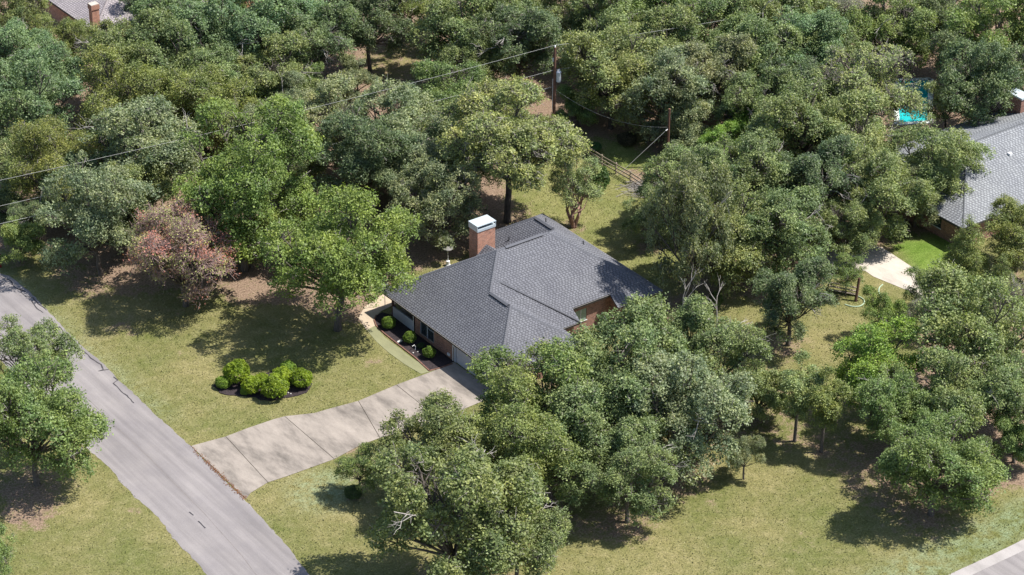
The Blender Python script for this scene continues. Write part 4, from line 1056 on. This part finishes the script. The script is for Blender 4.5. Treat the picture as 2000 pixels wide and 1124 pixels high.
    if twigs:
        ii = rg.choice(len(P), min(twigs, len(P)), replace=False)
        A = P[ii]*1.0; cc_ = cen[pk[ii]]
        A0 = cc_+(A-cc_)*rg.uniform(0.35, 0.7, (len(ii), 1))+rg.normal(0, 0.18, A.shape)
        mid_ = (A0+A)/2+rg.normal(0, 0.12, A.shape)
        B = A+(A-A0)*0.06
        j2 = mid_+(A-A0)*rg.uniform(.2, .5, (len(ii), 1))+rg.normal(0, 0.22, A.shape)
        tm = sticks(np.vstack([A0, mid_, mid_])+off, np.vstack([mid_, B, j2])+off, 0.022, 0.012, M[twigm], 'twigs_'+name)
    dm = None
    if dead:
        md = MB(); rr = random.Random(seed)
        for i in range(dead):
            dv = Vector(rg.normal(0, 1, 3)); dv.z = abs(dv.z)*0.8+0.15; dv.normalize()
            p0 = Vector((dv.x*R*0.5, dv.y*R*0.5, zc+dv.z*hh*0.5))
            def grow(p, dr, L, r_, dep):
                q1 = p+dr*L*0.5+Vector(rg.normal(0, L*0.07, 3)); q2 = p+dr*L+Vector(rg.normal(0, L*0.08, 3))
                md.tube([p, q1, q2], [r_, r_*0.7, r_*0.45], 4, cap=False)
                if dep:
                    for _ in range(3):
                        nd = (dr+Vector(rg.normal(0, 0.5, 3))).normalized(); grow(q1.lerp(q2, rg.uniform(0, 1)), nd, L*0.6, r_*0.5, dep-1)
            grow(p0, dv, R*0.42, 0.07, 2)
        dm = md.mesh('dead_'+name, M['deadwood'])
    return crown, trunk, tm, dm

KIND = {}
common = dict()
KIND['oakA'] = make_tree('oak_a', 11, 5.6, nl=30, gap=-0.06, twigs=900, dead=2)
KIND['oakB'] = make_tree('oak_b', 12, 5.5, nl=34, gap=-0.22, lobe=(0.14, 0.26), dead=0)
KIND['oakC'] = make_tree('oak_c', 13, 5.3, nl=28, gap=-0.10, dead=1)
KIND['oakD'] = make_tree('oak_d', 14, 6.0, hh=3.9, nl=28, gap=-0.02, twigs=1100, dead=2)
KIND['elmA'] = make_tree('elm_a', 21, 5.7, hh=4.1, nl=36, ntw=6600, k=9, ls=0.075, sig=0.13, gap=-0.45, lobe=(0.14, 0.26), spread=(0.6, 0.8), twigs=350)
KIND['elmB'] = make_tree('elm_b', 22, 5.6, hh=4.3, nl=24, ntw=6600, k=9, ls=0.075, sig=0.13, gap=-0.35, lobe=(0.14, 0.27), spread=(0.55, 0.8), twigs=350)
KIND['elmC'] = make_tree('elm_c', 23, 5.3, hh=4.2, nl=16, ntw=4000, k=11, ls=0.085, sig=0.17, gap=-0.6)
KIND['fineA'] = make_tree('fine_a', 31, 5.2, hh=4.0, nl=30, ntw=5200, k=9, ls=0.078, sig=0.19, gap=-0.25, twigs=700)
KIND['fineB'] = make_tree('fine_b', 32, 5.3, hh=4.1, nl=30, ntw=5200, k=9, ls=0.078, sig=0.19, gap=-0.2, twigs=700)
KIND['airyA'] = make_tree('airy_a', 41, 6.6, hh=4.2, nl=20, ntw=3000, k=10, ls=0.095, gap=-0.02, lobe=(0.18, 0.32), spread=(0.5, 0.85), twigs=900, dead=3)
KIND['airyB'] = make_tree('airy_b', 42, 7.4, hh=4.4, nl=15, ntw=1600, k=9, ls=0.13, sig=0.25, gap=-0.05, lobe=(0.16, 0.28), spread=(0.5, 0.9), twigs=500, trunk_r=0.22)
KIND['airyC'] = make_tree('airy_c', 43, 7.0, hh=4.4, nl=15, ntw=2000, k=10, ls=0.12, sig=0.23, gap=-0.15, lobe=(0.18, 0.30), spread=(0.45, 0.85), twigs=250, trunk_r=0.24)
KIND['pinkA'] = make_tree('pink_a', 57, 5.2, hh=4.0, nl=38, ntw=4200, k=3, ls=0.080, sig=0.18, gap=-0.4, lobe=(0.16, 0.28), spread=(0.40, 0.68), twigs=4200, lt='pinkleaf', twigm='pinktwig')
KIND['bareA'] = make_tree('bare_a', 52, 6.4, hh=3.8, nl=14, ntw=2400, k=2, ls=0.10, sig=0.2, gap=-0.3, twigs=2200, dead=3)
KIND['spreadA'] = make_tree('spread_a', 61, 6.2, hh=3.6, nl=28, ntw=6800, k=9, ls=0.078, sig=0.13, gap=-0.35, lobe=(0.17, 0.28), spread=(0.6, 0.86), twigs=2200, squash=0.85)
KIND['spreadB'] = make_tree('spread_b', 62, 6.0, hh=3.6, nl=24, ntw=2300, k=8, ls=0.095, sig=0.15, gap=0.10, lobe=(0.17, 0.28), spread=(0.6, 0.86), twigs=2000, squash=0.85)
KIND['lank'] = make_tree('lank', 45, 15.0, hh=6.0, nl=13, ntw=1300, k=10, ls=0.20, sig=0.4, gap=-0.1, lobe=(0.2, 0.36), spread=(0.4, 0.8), twigs=300, trunk_r=0.40)
KIND['bushy'] = make_tree('bushy', 71, 4.9, hh=4.1, nl=14, ntw=2600, k=10, ls=0.13, sig=0.26, gap=-0.4, trunk_r=0.3)
KIND['juniper'] = make_tree('juniper', 81, 7.0, hh=7.6, ntw=4200, k=9, ls=0.11, sig=0.26, gap=-0.5, cone=True, twigs=400, trunk_r=0.3)
KIND['myrtle'] = make_tree('myrtle', 91, 7.6, hh=6.0, nl=20, ntw=1700, k=8, ls=0.13, sig=0.3, gap=-0.1, lobe=(0.16, 0.3), spread=(0.4, 0.8), twigs=900, trunk_r=0.75, ntrunk=6, barkm='myrtlebark', low=-0.3)
print('prototype tris', sum(2*len(m_.polygons) for k_ in KIND.values() for m_ in k_ if m_))
SPEC = dict(oak='oak_tree', elm='elm_tree', fine='elm_tree', airy='slender_tree', pink='half_bare_tree', bare='twiggy_tree', spread='spreading_tree', bushy='small_tree', lank='slender_tree', juniper='juniper_tree', myrtle='crape_myrtle')
rt = random.Random(77)
for i, (x, y, s, kind, ck, lab) in enumerate(TREES):
    nm = next(v_ for k_, v_ in SPEC.items() if kind.startswith(k_))
    grp = 'oaks of the wooded neighbourhood' if kind.startswith('oak') else None
    rt = random.Random(lab); rz = rt.uniform(0, 6.28)
    if kind == 'pinkA': rz = 0.4
    t = empty(nm, (x, y, 0), lab, 'tree', grp, rz, (s*rt.uniform(.96, 1.12), s*rt.uniform(.96, 1.12), s*ZF[i]*rt.uniform(.97, 1.03)))
    cm, tm, sm, dm = KIND[kind]
    col = COL[ck]; j = rt.uniform(0.90, 1.12); jr = rt.uniform(.94, 1.06)
    c_ = bpy.data.objects.new('crown', cm); link(c_, t); c_.color = (col[0]*j*jr, col[1]*j, col[2]*j/jr, 1)
    t_ = bpy.data.objects.new('trunk', tm); link(t_, t)
    if sm: o_ = link(bpy.data.objects.new('twigs', sm), t); o_['kind'] = 'stuff'
    if dm: tag(link(bpy.data.objects.new('bare_branches', dm), t), kind='stuff')

# ------------------------------------------------------------------ shrubs
def shrub_mesh(seed, ntw=900, k=12, ls=0.055, R=1.0, hz=0.85, lumps=9):
    rg = np.random.default_rng(seed)
    d = rg.normal(0, 1, (ntw, 3)); d /= np.linalg.norm(d, axis=1)[:, None]; d[:, 2] = np.where(d[:, 2] < -0.5, -d[:, 2], d[:, 2])
    r_ = 0.88+0.17*fbm(d*R, 2.8, seed)+0.09*fbm(d*R, 7, seed+1)
    P = d*r_[:, None]*np.array([R, R, hz])+np.array([0, 0, hz*0.92])
    P = P[P[:, 2] > 0.05]; d = d[:len(P)]
    N = P-np.array([0, 0, hz*0.7]); N /= np.linalg.norm(N, axis=1)[:, None]
    tn = np.clip(0.45+0.35*fbm(P, 2.5, seed+2)+rg.normal(0, .15, len(P)), 0, 1)
    me = leaf_mesh('shrub_foliage', P, N, rg, ls, k, 0.05, M['leaf'], tn)
    return me
SH = [shrub_mesh(301), shrub_mesh(302, hz=0.8), shrub_mesh(303, hz=0.9)]
stem_mb = MB()
for q_ in range(6):
    a = q_*1.05; stem_mb.tube([(0.05*math.cos(a), 0.05*math.sin(a), -0.05), (0.3*math.cos(a), 0.3*math.sin(a), 0.45), (0.55*math.cos(a), 0.55*math.sin(a), 1.0)], [0.035, 0.025, 0.012], 5)
for q_ in range(3):
    stem_mb.tube([(0, 0, 0.2), (0.1*q_-.1, 0.05, 0.9)], [0.03, 0.015], 5)
STEM = stem_mb.mesh('shrub_stem', M['twig'])
def shrub(px, hw, col, lab, i, hz=1.0, grp=None, zc=0.85):
    s = 1
    for _ in range(6):
        x, y = un(px[0], px[1], zc*s); ppm = FPX/((np.array((x, y, zc*s))-np.array(CAM))@Fw); s = hw/ppm/1.0
    t = empty('shrub', (x, y, 0.05), lab, 'shrub', grp, i*1.3, (s, s, s*hz))
    c_ = link(bpy.data.objects.new('foliage', SH[i % 3]), t); c_.color = (*col, 1)
    link(bpy.data.objects.new('stem', STEM), t)
    return t
ycol = (0.215, 0.290, 0.026); ycol2 = (0.170, 0.260, 0.036)
isl_sh = [((463, 730), 26, ycol, 'tall round shrub at the left end of the island bed', 1.15), ((436, 745), 16, ycol2, 'low shrub leaning out at the far left edge of the island bed', 0.9),
          ((491, 753), 20, ycol, 'rounded shrub between the tallest left shrub and the biggest front one', 1.0), ((535, 756), 28, ycol, 'biggest smooth dome shrub at the front of the island bed', 1.0),
          ((551, 733), 21, ycol, 'shrub directly behind the biggest dome shrub', 1.0), ((563, 719), 16, ycol2, 'small green shrub at the very back of the island bed', 1.0),
          ((589, 741), 21, ycol, 'shrub at the right end of the island bed', 1.1), ((512, 741), 15, ycol, 'small shrub half hidden behind the front pair in the island bed', 1.0), ((478, 765), 9, ycol2, 'tiny pale sprout between two shrubs at the front of the island bed', 0.9)]
for i, (px, hw, col, lab, hz) in enumerate(isl_sh): shrub(px, hw, col, lab, i, hz, 'clipped shrubs in the island bed')
for i, (px, lab) in enumerate([((759, 631), 'round shrub in the front bed below the porch panel'), ((800, 661), 'round shrub in the front bed left of the front window'), ((838, 690), 'round shrub in the front bed nearest the garage')]):
    shrub(px, 13 if i else 14, (0.13, 0.20, 0.03), lab, i+1, 1.1, 'round shrubs in the front bed')
shrub((822, 675), 8, (0.05, 0.08, 0.03), 'dark grassy plant under the front window', 0, 0.8)
shrub((1560, 792), 18, (0.09, 0.12, 0.04), 'bush at the foot of the thin yellowish tree', 2, 0.9)
shrub((1225, 268), 20, (0.10, 0.09, 0.055), 'brownish bush at the edge of the tan soil by the back lawn', 1, 0.8)
shrub((690, 960), 18, (0.09, 0.13, 0.05), 'loose green bush in the deep shade left of the foreground oaks', 1, 0.9)
shrub((1168, 360), 22, (0.09, 0.15, 0.05), 'feathery green shrub right of the crape myrtle', 2, 1.5)
shrub((1160, 283), 16, (0.07, 0.16, 0.05), 'bright green undergrowth at the left end of the rail fence', 0, 0.6)
shrub((1398, 590), 14, (0.10, 0.14, 0.05), 'small leafy shrub behind the right bleached snag', 2, 1.4)

# ------------------------------------------------------------------ utility pole, transformer and wires
pa = (36.8, 20.35)
up = empty('utility_pole', (*pa, 0), 'brown wooden utility pole with a grey transformer rising behind the yellow-green oak', 'utility pole')
MB().tube([(0, 0, -0.3), (0.02, 0, 5), (0, 0, 11.0)], [0.20, 0.17, 0.13], 12).build('pole', M['pole'], up)
MB().lathe([(0, 0), (.06, 0), (.10, .06), (.06, .12), (.09, .18), (.04, .26), (0, .26)], (0, 0, 11.0), 12).build('insulator', M['whitemetal'], up)
dx, dy = Rt[0], Rt[1]
can = MB().lathe([(0, 0), (.26, 0), (.27, .06), (.27, 1.1), (.30, 1.14), (.22, 1.24), (0, 1.28)], (0.45*dx, 0.45*dy, 6.9), 18).build('transformer', M['can'], up)
for q_ in (-.1, .1): MB().lathe([(0, 0), (.05, 0), (.07, .05), (.045, .1), (.07, .15), (.03, .24), (0, .24)], (0.45*dx+q_, 0.45*dy, 8.16), 10).build('bushing', M['whitemetal'], can)
for z in (7.15, 7.85): MB().beam((0.0, 0.0, z), (0.3*dx, 0.3*dy, z), 0.08, 0.1).build('mount_bracket', M['darkmetal'], can)
MB().tube([(-.16*dx, -.16*dy, 9.3), (-.2*dx, -.2*dy, 9.7)], 0.07, 8).build('fuse_cutout', M['whitemetal'], up)
MB().tube([(-.18*dx, -.18*dy, 3.5), (-.18*dx, -.18*dy, 7.2)], 0.035, 6).build('riser_conduit', M['whitemetal'], up)
def wire(p, q_, sag, r_, lab):
    r_ *= 0.7
    p = Vector(p); q_ = Vector(q_); pts = []
    for i in range(41):
        t = i/40; v_ = p.lerp(q_, t); v_.z -= 4*sag*t*(1-t); pts.append(v_)
    tag(MB().tube(pts, r_, 5).build('power_line', M['wire']), lab, 'power line', 'power lines crossing the woods')
pb = (-46, 30.4)
wire((*pa, 11.25), (*pb, 11.25), 0.75, 0.022, 'topmost power line running left from the top of the utility pole')
wire((pa[0], pa[1], 8.3), (pb[0], pb[1], 8.3), 0.55, 0.022, 'middle power line running left from beside the grey transformer')
wire((pa[0], pa[1], 6.3), (pb[0], pb[1], 6.4), 0.6, 0.026, 'lowest thick cable seen over the road bend at the left edge')
wire((*pa, 11.25), (70, 17.5, 8.4), 0.3, 0.022, 'power line leaving the pole top towards the upper right')
wire((pa[0], pa[1], 8.3), (62, 18.1, 6.6), 0.3, 0.020, 'thinner line leaving the transformer towards the upper right')
x2, y2 = un(1306, 252, 4.6)
p2 = empty('utility_pole', (x2, y2, 0), 'dark slim pole among the oaks right of the rail fence', 'utility pole')
MB().tube([(0, 0, -0.3), (0, 0, 8.0-1.0)], [0.15, 0.11], 10).build('pole', M['pole'], p2)
MB().beam((-.1, 0, 4.6), (-.5, -.1, 4.55), 0.06, 0.08).build('guy_bracket', M['whitemetal'], p2)
gx_, gy_ = un(1207, 343)
tag(MB().tube([(gx_, gy_, 0), (x2-.4, y2-.1, 4.6)], 0.022, 6).build('guy_wire', M['wire']), 'pale guy wire slanting from the slim dark pole down to the rail fence', 'guy wire')
wire((pa[0], pa[1], 6.0), (x2, y2, 4.8), 1.3, 0.02, 'slack service line dipping from the utility pole to the slim dark pole')

# ------------------------------------------------------------------ rail fence
fe = empty('rail_fence', (37.2, 9, 0), 'three rail weathered wooden fence across the back lawn', 'fence')
fp = [(37.0+0.05*((k*7) % 3)-37.2, 19.2-2.42*k-9) for k in range(10)]
for (x, y) in fp: MB().box(x-.075, x+.075, y-.075, y+.075, -0.2, 1.35).build('fence_post', M['wood'], fe, bevel=.01)
for (x, y), (x_, y_) in zip(fp[:-1], fp[1:]):
    for z in (0.38, 0.80, 1.22): MB().beam((x-.1, y, z), (x_-.1, y_, z+0.01), 0.045, 0.14).build('fence_rail', M['wood'], fe)

# brush pile
rg = random.Random(9); bx, by = un(1268, 372)
mb = MB()
for i in range(150):
    a = rg.gauss(-0.75, 0.35); L = rg.uniform(1.0, 3.4); cx_, cy_ = bx+rg.gauss(0, 1.0), by+rg.gauss(0, 0.9); z0 = rg.uniform(.03, .5)
    d_ = Vector((math.cos(a), math.sin(a), rg.uniform(-.05, .35))); p = Vector((cx_, cy_, z0))-d_*L/2; p.z = max(p.z, .02)
    mb.tube([p, p+d_*L*.5+Vector((rg.gauss(0, .08), rg.gauss(0, .08), .05)), p+d_*L], [rg.uniform(.02, .05), .02, .008], 4, cap=False)
bp = mb.build('brush_pile', M['deadwood']); tag(bp, 'pile of cut grey branches lying against the right end of the rail fence', 'brush pile')

# bleached snags beside the house corner
def snag(px, hgt, seed, lab):
    x, y = un(*px); r = empty('dead_tree', (x, y, 0), lab, 'dead tree'); rr = random.Random(seed); mb = MB(); br = MB()
    def grow(m_, p, d, L, rad_, dep):
        q1 = p+d*L*.5+Vector((rr.gauss(0, L*.05), rr.gauss(0, L*.05), 0)); q2 = p+d*L+Vector((rr.gauss(0, L*.07), rr.gauss(0, L*.07), 0))
        m_.tube([p, q1, q2], [rad_, rad_*.8, rad_*.6], 6, cap=False)
        if dep:
            for k in range(3 if dep > 1 else 2):
                nd = (d+Vector((rr.gauss(0, .45), rr.gauss(0, .45), rr.gauss(0.05, .2)))).normalized(); grow(br, q1.lerp(q2, rr.uniform(.4, 1)), nd, L*rr.uniform(.4, .65), rad_*.5, dep-1)
    grow(mb, Vector((0, 0, -.1)), Vector((rr.gauss(0, .08), rr.gauss(0, .08), 1)).normalized(), hgt*.6, 0.10, 3)
    mb.build('trunk', M['deadwood'], r); br.build('bare_branches', M['deadwood'], r)
snag((1332, 655), 6.8, 4, 'bleached bare snag just right of the house corner')
snag((1402, 650), 5.6, 8, 'bleached bare snag beside the small leafy shrub, right of the other snag')

# patio things on the left side of the house
x, y = un(875, 519); ht = empty('patio_heater', (x, y, 0.03), 'white patio heater with a round hood on the lawn left of the chimney', 'patio heater')
MB().tube([(0, 0, 0.5), (0, 0, 2.05)], 0.035, 8).build('pole', M['whitemetal'], ht)
MB().lathe([(0.02, 2.15), (.50, 2.0), (.52, 1.96), (.12, 2.02)], (0, 0, 0), 20).build('hood', M['soffit'], ht)
MB().lathe([(0, 1.78), (.11, 1.8), (.13, 1.98), (0, 2.0)], (0, 0, 0), 12).build('burner', M['darkmetal'], ht)
MB().lathe([(0, 0), (.26, 0), (.26, .08), (.20, .14), (.20, .5), (.06, .56), (0, .56)], (0, 0, 0), 16).build('tank_base', M['whitemetal'], ht)
x, y = un(784, 545); gr = empty('covered_grill', (x, y, 0.03), 'grey covered grill standing under the elm by the patio', 'grill', rz=0.3)
MB().prism([(-.7, -.35), (.7, -.35), (.7, .35), (-.7, .35)], 0.12, 0.85).build('cover', M['cover'], gr, bevel=.05)
MB().prism([(-.45, -.3), (.45, -.3), (.45, .3), (-.45, .3)], 0.85, 1.15).build('hood', M['cover'], gr, bevel=.08)
for sx in (-.6, .6):
    for sy in (-.28, .28): MB().tube([(sx, sy, 0), (sx, sy, .14)], 0.04, 6).build('leg', M['darkmetal'], gr)
x, y = un(747, 563); ac = empty('air_conditioner', (x, y, 0.03), 'dark grey air conditioner unit beyond the left roof corner', 'air conditioner', rz=0.1)
MB().box(-.42, .42, -.42, .42, 0.06, .85).build('casing', M['cover'], ac, bevel=.03)
MB().lathe([(0, .86), (.33, .86), (.35, .90), (.30, .90)], (0, 0, 0), 18).build('fan_grille', M['darkmetal'], ac)
MB().box(-.5, .5, -.5, .5, 0, .06).build('pad', M['palecon'], ac)
# spare white post/pipe at the roof corner
x, y = un(765, 580)
pp = empty('garden_arch', (*un(752, 600), 0), 'thin pale bent pipe hanging at the left roof corner', 'pipe')
MB().tube([(0, 0, 0), (0, 0, 1.7), (-.25, .05, 2.2), (-.7, .1, 2.5)], 0.035, 8).build('pipe', M['whitetrim'], pp)
pp.name = 'bent_pipe'
# bits in the front bed
x, y = un(781, 669); se = empty('splash_block', (x, y, .06), 'white splash block crossing the edging of the front bed', 'splash block', rz=0.2)
MB().box(-.28, .28, -.07, .07, 0, .06).build('channel', M['stone'], se, bevel=.01); 
for s_ in (-1, 1): MB().box(-.28, .28, s_*.09-.02, s_*.09+.02, 0, .12).build('side_lip', M['stone'], se)
x, y = un(811, 685); pv = empty('bent_edging', (x, y, .06), 'small white bent strip standing in the mulch between two round shrubs', 'edging strip')
MB().tube([(0, 0, 0), (.12, .1, .22), (.05, .2, .45), (-.28, .1, .45)], 0.03, 6).build('strip', M['whitetrim'], pv)
for px, lb in (((807, 691), 'small white stone nearer the bent strip in the front bed'), ((816, 689), 'small white stone nearer the round shrubs in the front bed'), ((563, 769), 'small white stone in the island bed, left one of two'), ((568, 771), 'small white stone in the island bed, right one of two')):
    x, y = un(*px); r_ = .07
    tag(MB().lathe([(0, 0), (r_, 0.01), (r_*.9, .06), (0, .1)], (x, y, .06), 8).build('stone', M['stone']), lb, 'stone', 'white stones on the mulch')

# pool behind the trees at right
pc = [un(*p) for p in [(1748, 158), (1818, 156), (1816, 240), (1752, 244)]]
pool = empty('swimming_pool', (0, 0, 0), 'turquoise swimming pool glimpsed through the yellow-green crown', 'pool')
MB().prism(pc, -0.05, 0.06).build('water', M['bluewater'], pool)
mb = MB()
for a, b_ in zip(pc, pc[1:]+pc[:1]): mb.beam((*a, .07), (*b_, .07), 0.6, .12)
mb.build('coping', M['pooledge'], pool)
for i, px in enumerate(((1893, 259), (1906, 257))):
    x, y = un(*px); c_ = empty('lounge_chair', (x, y, 0), ('teal chair nearer the pool tree beyond the grey neighbour roof' if i == 0 else 'teal chair nearer the blue and white tarp beyond the neighbour roof'), 'chair', 'teal chairs behind the neighbour house', 0.5+i*0.5)
    MB().box(-.3, .3, -.3, .3, .38, .46).build('seat', M['teal'], c_, bevel=.02)
    MB().prism([(-.3, .26), (.3, .26), (.3, .34), (-.3, .34)], .46, 1.1).build('backrest', M['teal'], c_, bevel=.02)
    for sx in (-.26, .26):
        for sy in (-.26, .26): MB().tube([(sx, sy, 0), (sx, sy, .4)], .025, 6).build('leg', M['darkmetal'], c_)
tp = [un(*p) for p in [(1928, 258), (1935, 240), (1968, 238), (1975, 252)]]
vs = []; rg = random.Random(3); nn_ = 14
for i in range(nn_+1):
    for j in range(nn_+1):
        u_, v_ = i/nn_, j/nn_
        x = (tp[0][0]*(1-u_)+tp[3][0]*u_)*(1-v_)+(tp[1][0]*(1-u_)+tp[2][0]*u_)*v_; y = (tp[0][1]*(1-u_)+tp[3][1]*u_)*(1-v_)+(tp[1][1]*(1-u_)+tp[2][1]*u_)*v_
        vs.append((x, y, .05 if i in (0, nn_) or j in (0, nn_) else .55+rg.uniform(-.15, .15)))
mb = MB(); mb.add(vs, [(i*(nn_+1)+j, (i+1)*(nn_+1)+j, (i+1)*(nn_+1)+j+1, i*(nn_+1)+j+1) for i in range(nn_) for j in range(nn_)])
tag(mb.build('tarp', M['tarp']), 'crumpled blue and white tarp behind the neighbour chimney', 'tarp')

# side lawn: leaning post, weathered planks, hose
x, y = un(1671, 589); ps = tag(MB().tube([(x, y, -.1), (x+.45, y+.2, 2.4)], [0.16, 0.13], 10).build('leaning_post', M['darkwood']), 'dark leaning post beside the weathered planks on the side lawn', 'post')
x, y = un(1650, 574); pk_ = empty('plank_stack', (x, y, 0), 'grey weathered planks propped in the leaf litter next to the leaning post', 'planks', rz=-0.95)
for i in range(3): MB().beam((-1.6, -.15+i*.28, .30+i*.24), (1.3, -.1+i*.28, .18+i*.22), .26, .07).build('plank', M['wood'], pk_)
MB().beam((-1.9, .5, .1), (-1.5, .5, 1.5), .2, .16).build('stake', M['wood'], pk_)
def hose(pxs, lab):
    pts = [un(*p) for p in pxs]; sm_ = []
    for i in range(len(pts)-1):
        for t in (0, .25, .5, .75):
            p0 = pts[max(i-1, 0)]; p1 = pts[i]; p2_ = pts[i+1]; p3 = pts[min(i+2, len(pts)-1)]
            sm_.append(tuple(0.5*((2*p1[k])+(-p0[k]+p2_[k])*t+(2*p0[k]-5*p1[k]+4*p2_[k]-p3[k])*t*t+(-p0[k]+3*p1[k]-3*p2_[k]+p3[k])*t**3) for k in (0, 1)))
    sm_.append(pts[-1])
    tag(MB().tube([(p[0], p[1], .06) for p in sm_], .06, 6).build('garden_hose', M['hose']), lab, 'hose')
hose([(1650, 596), (1665, 600), (1680, 599), (1688, 592), (1685, 585), (1676, 580)], 'pale green hose curled on the lawn beside the leaning post')
hose([(1722, 582), (1717, 574), (1717, 564), (1724, 557)], 'pale green hose arc by the edge of the bright concrete')
x, y = un(1, 522); rp = empty('reflector_post', (x, y, 0), 'dark red post at the left edge above the road bend', 'post')
MB().tube([(0, 0, 0), (0, 0, 1.4)], .12, 10).build('post', M['red'], rp)
MB().lathe([(0, 1.4), (.15, 1.4), (.13, 1.52), (0, 1.56)], (0, 0, 0), 10).build('post_cap', M['red'], rp)
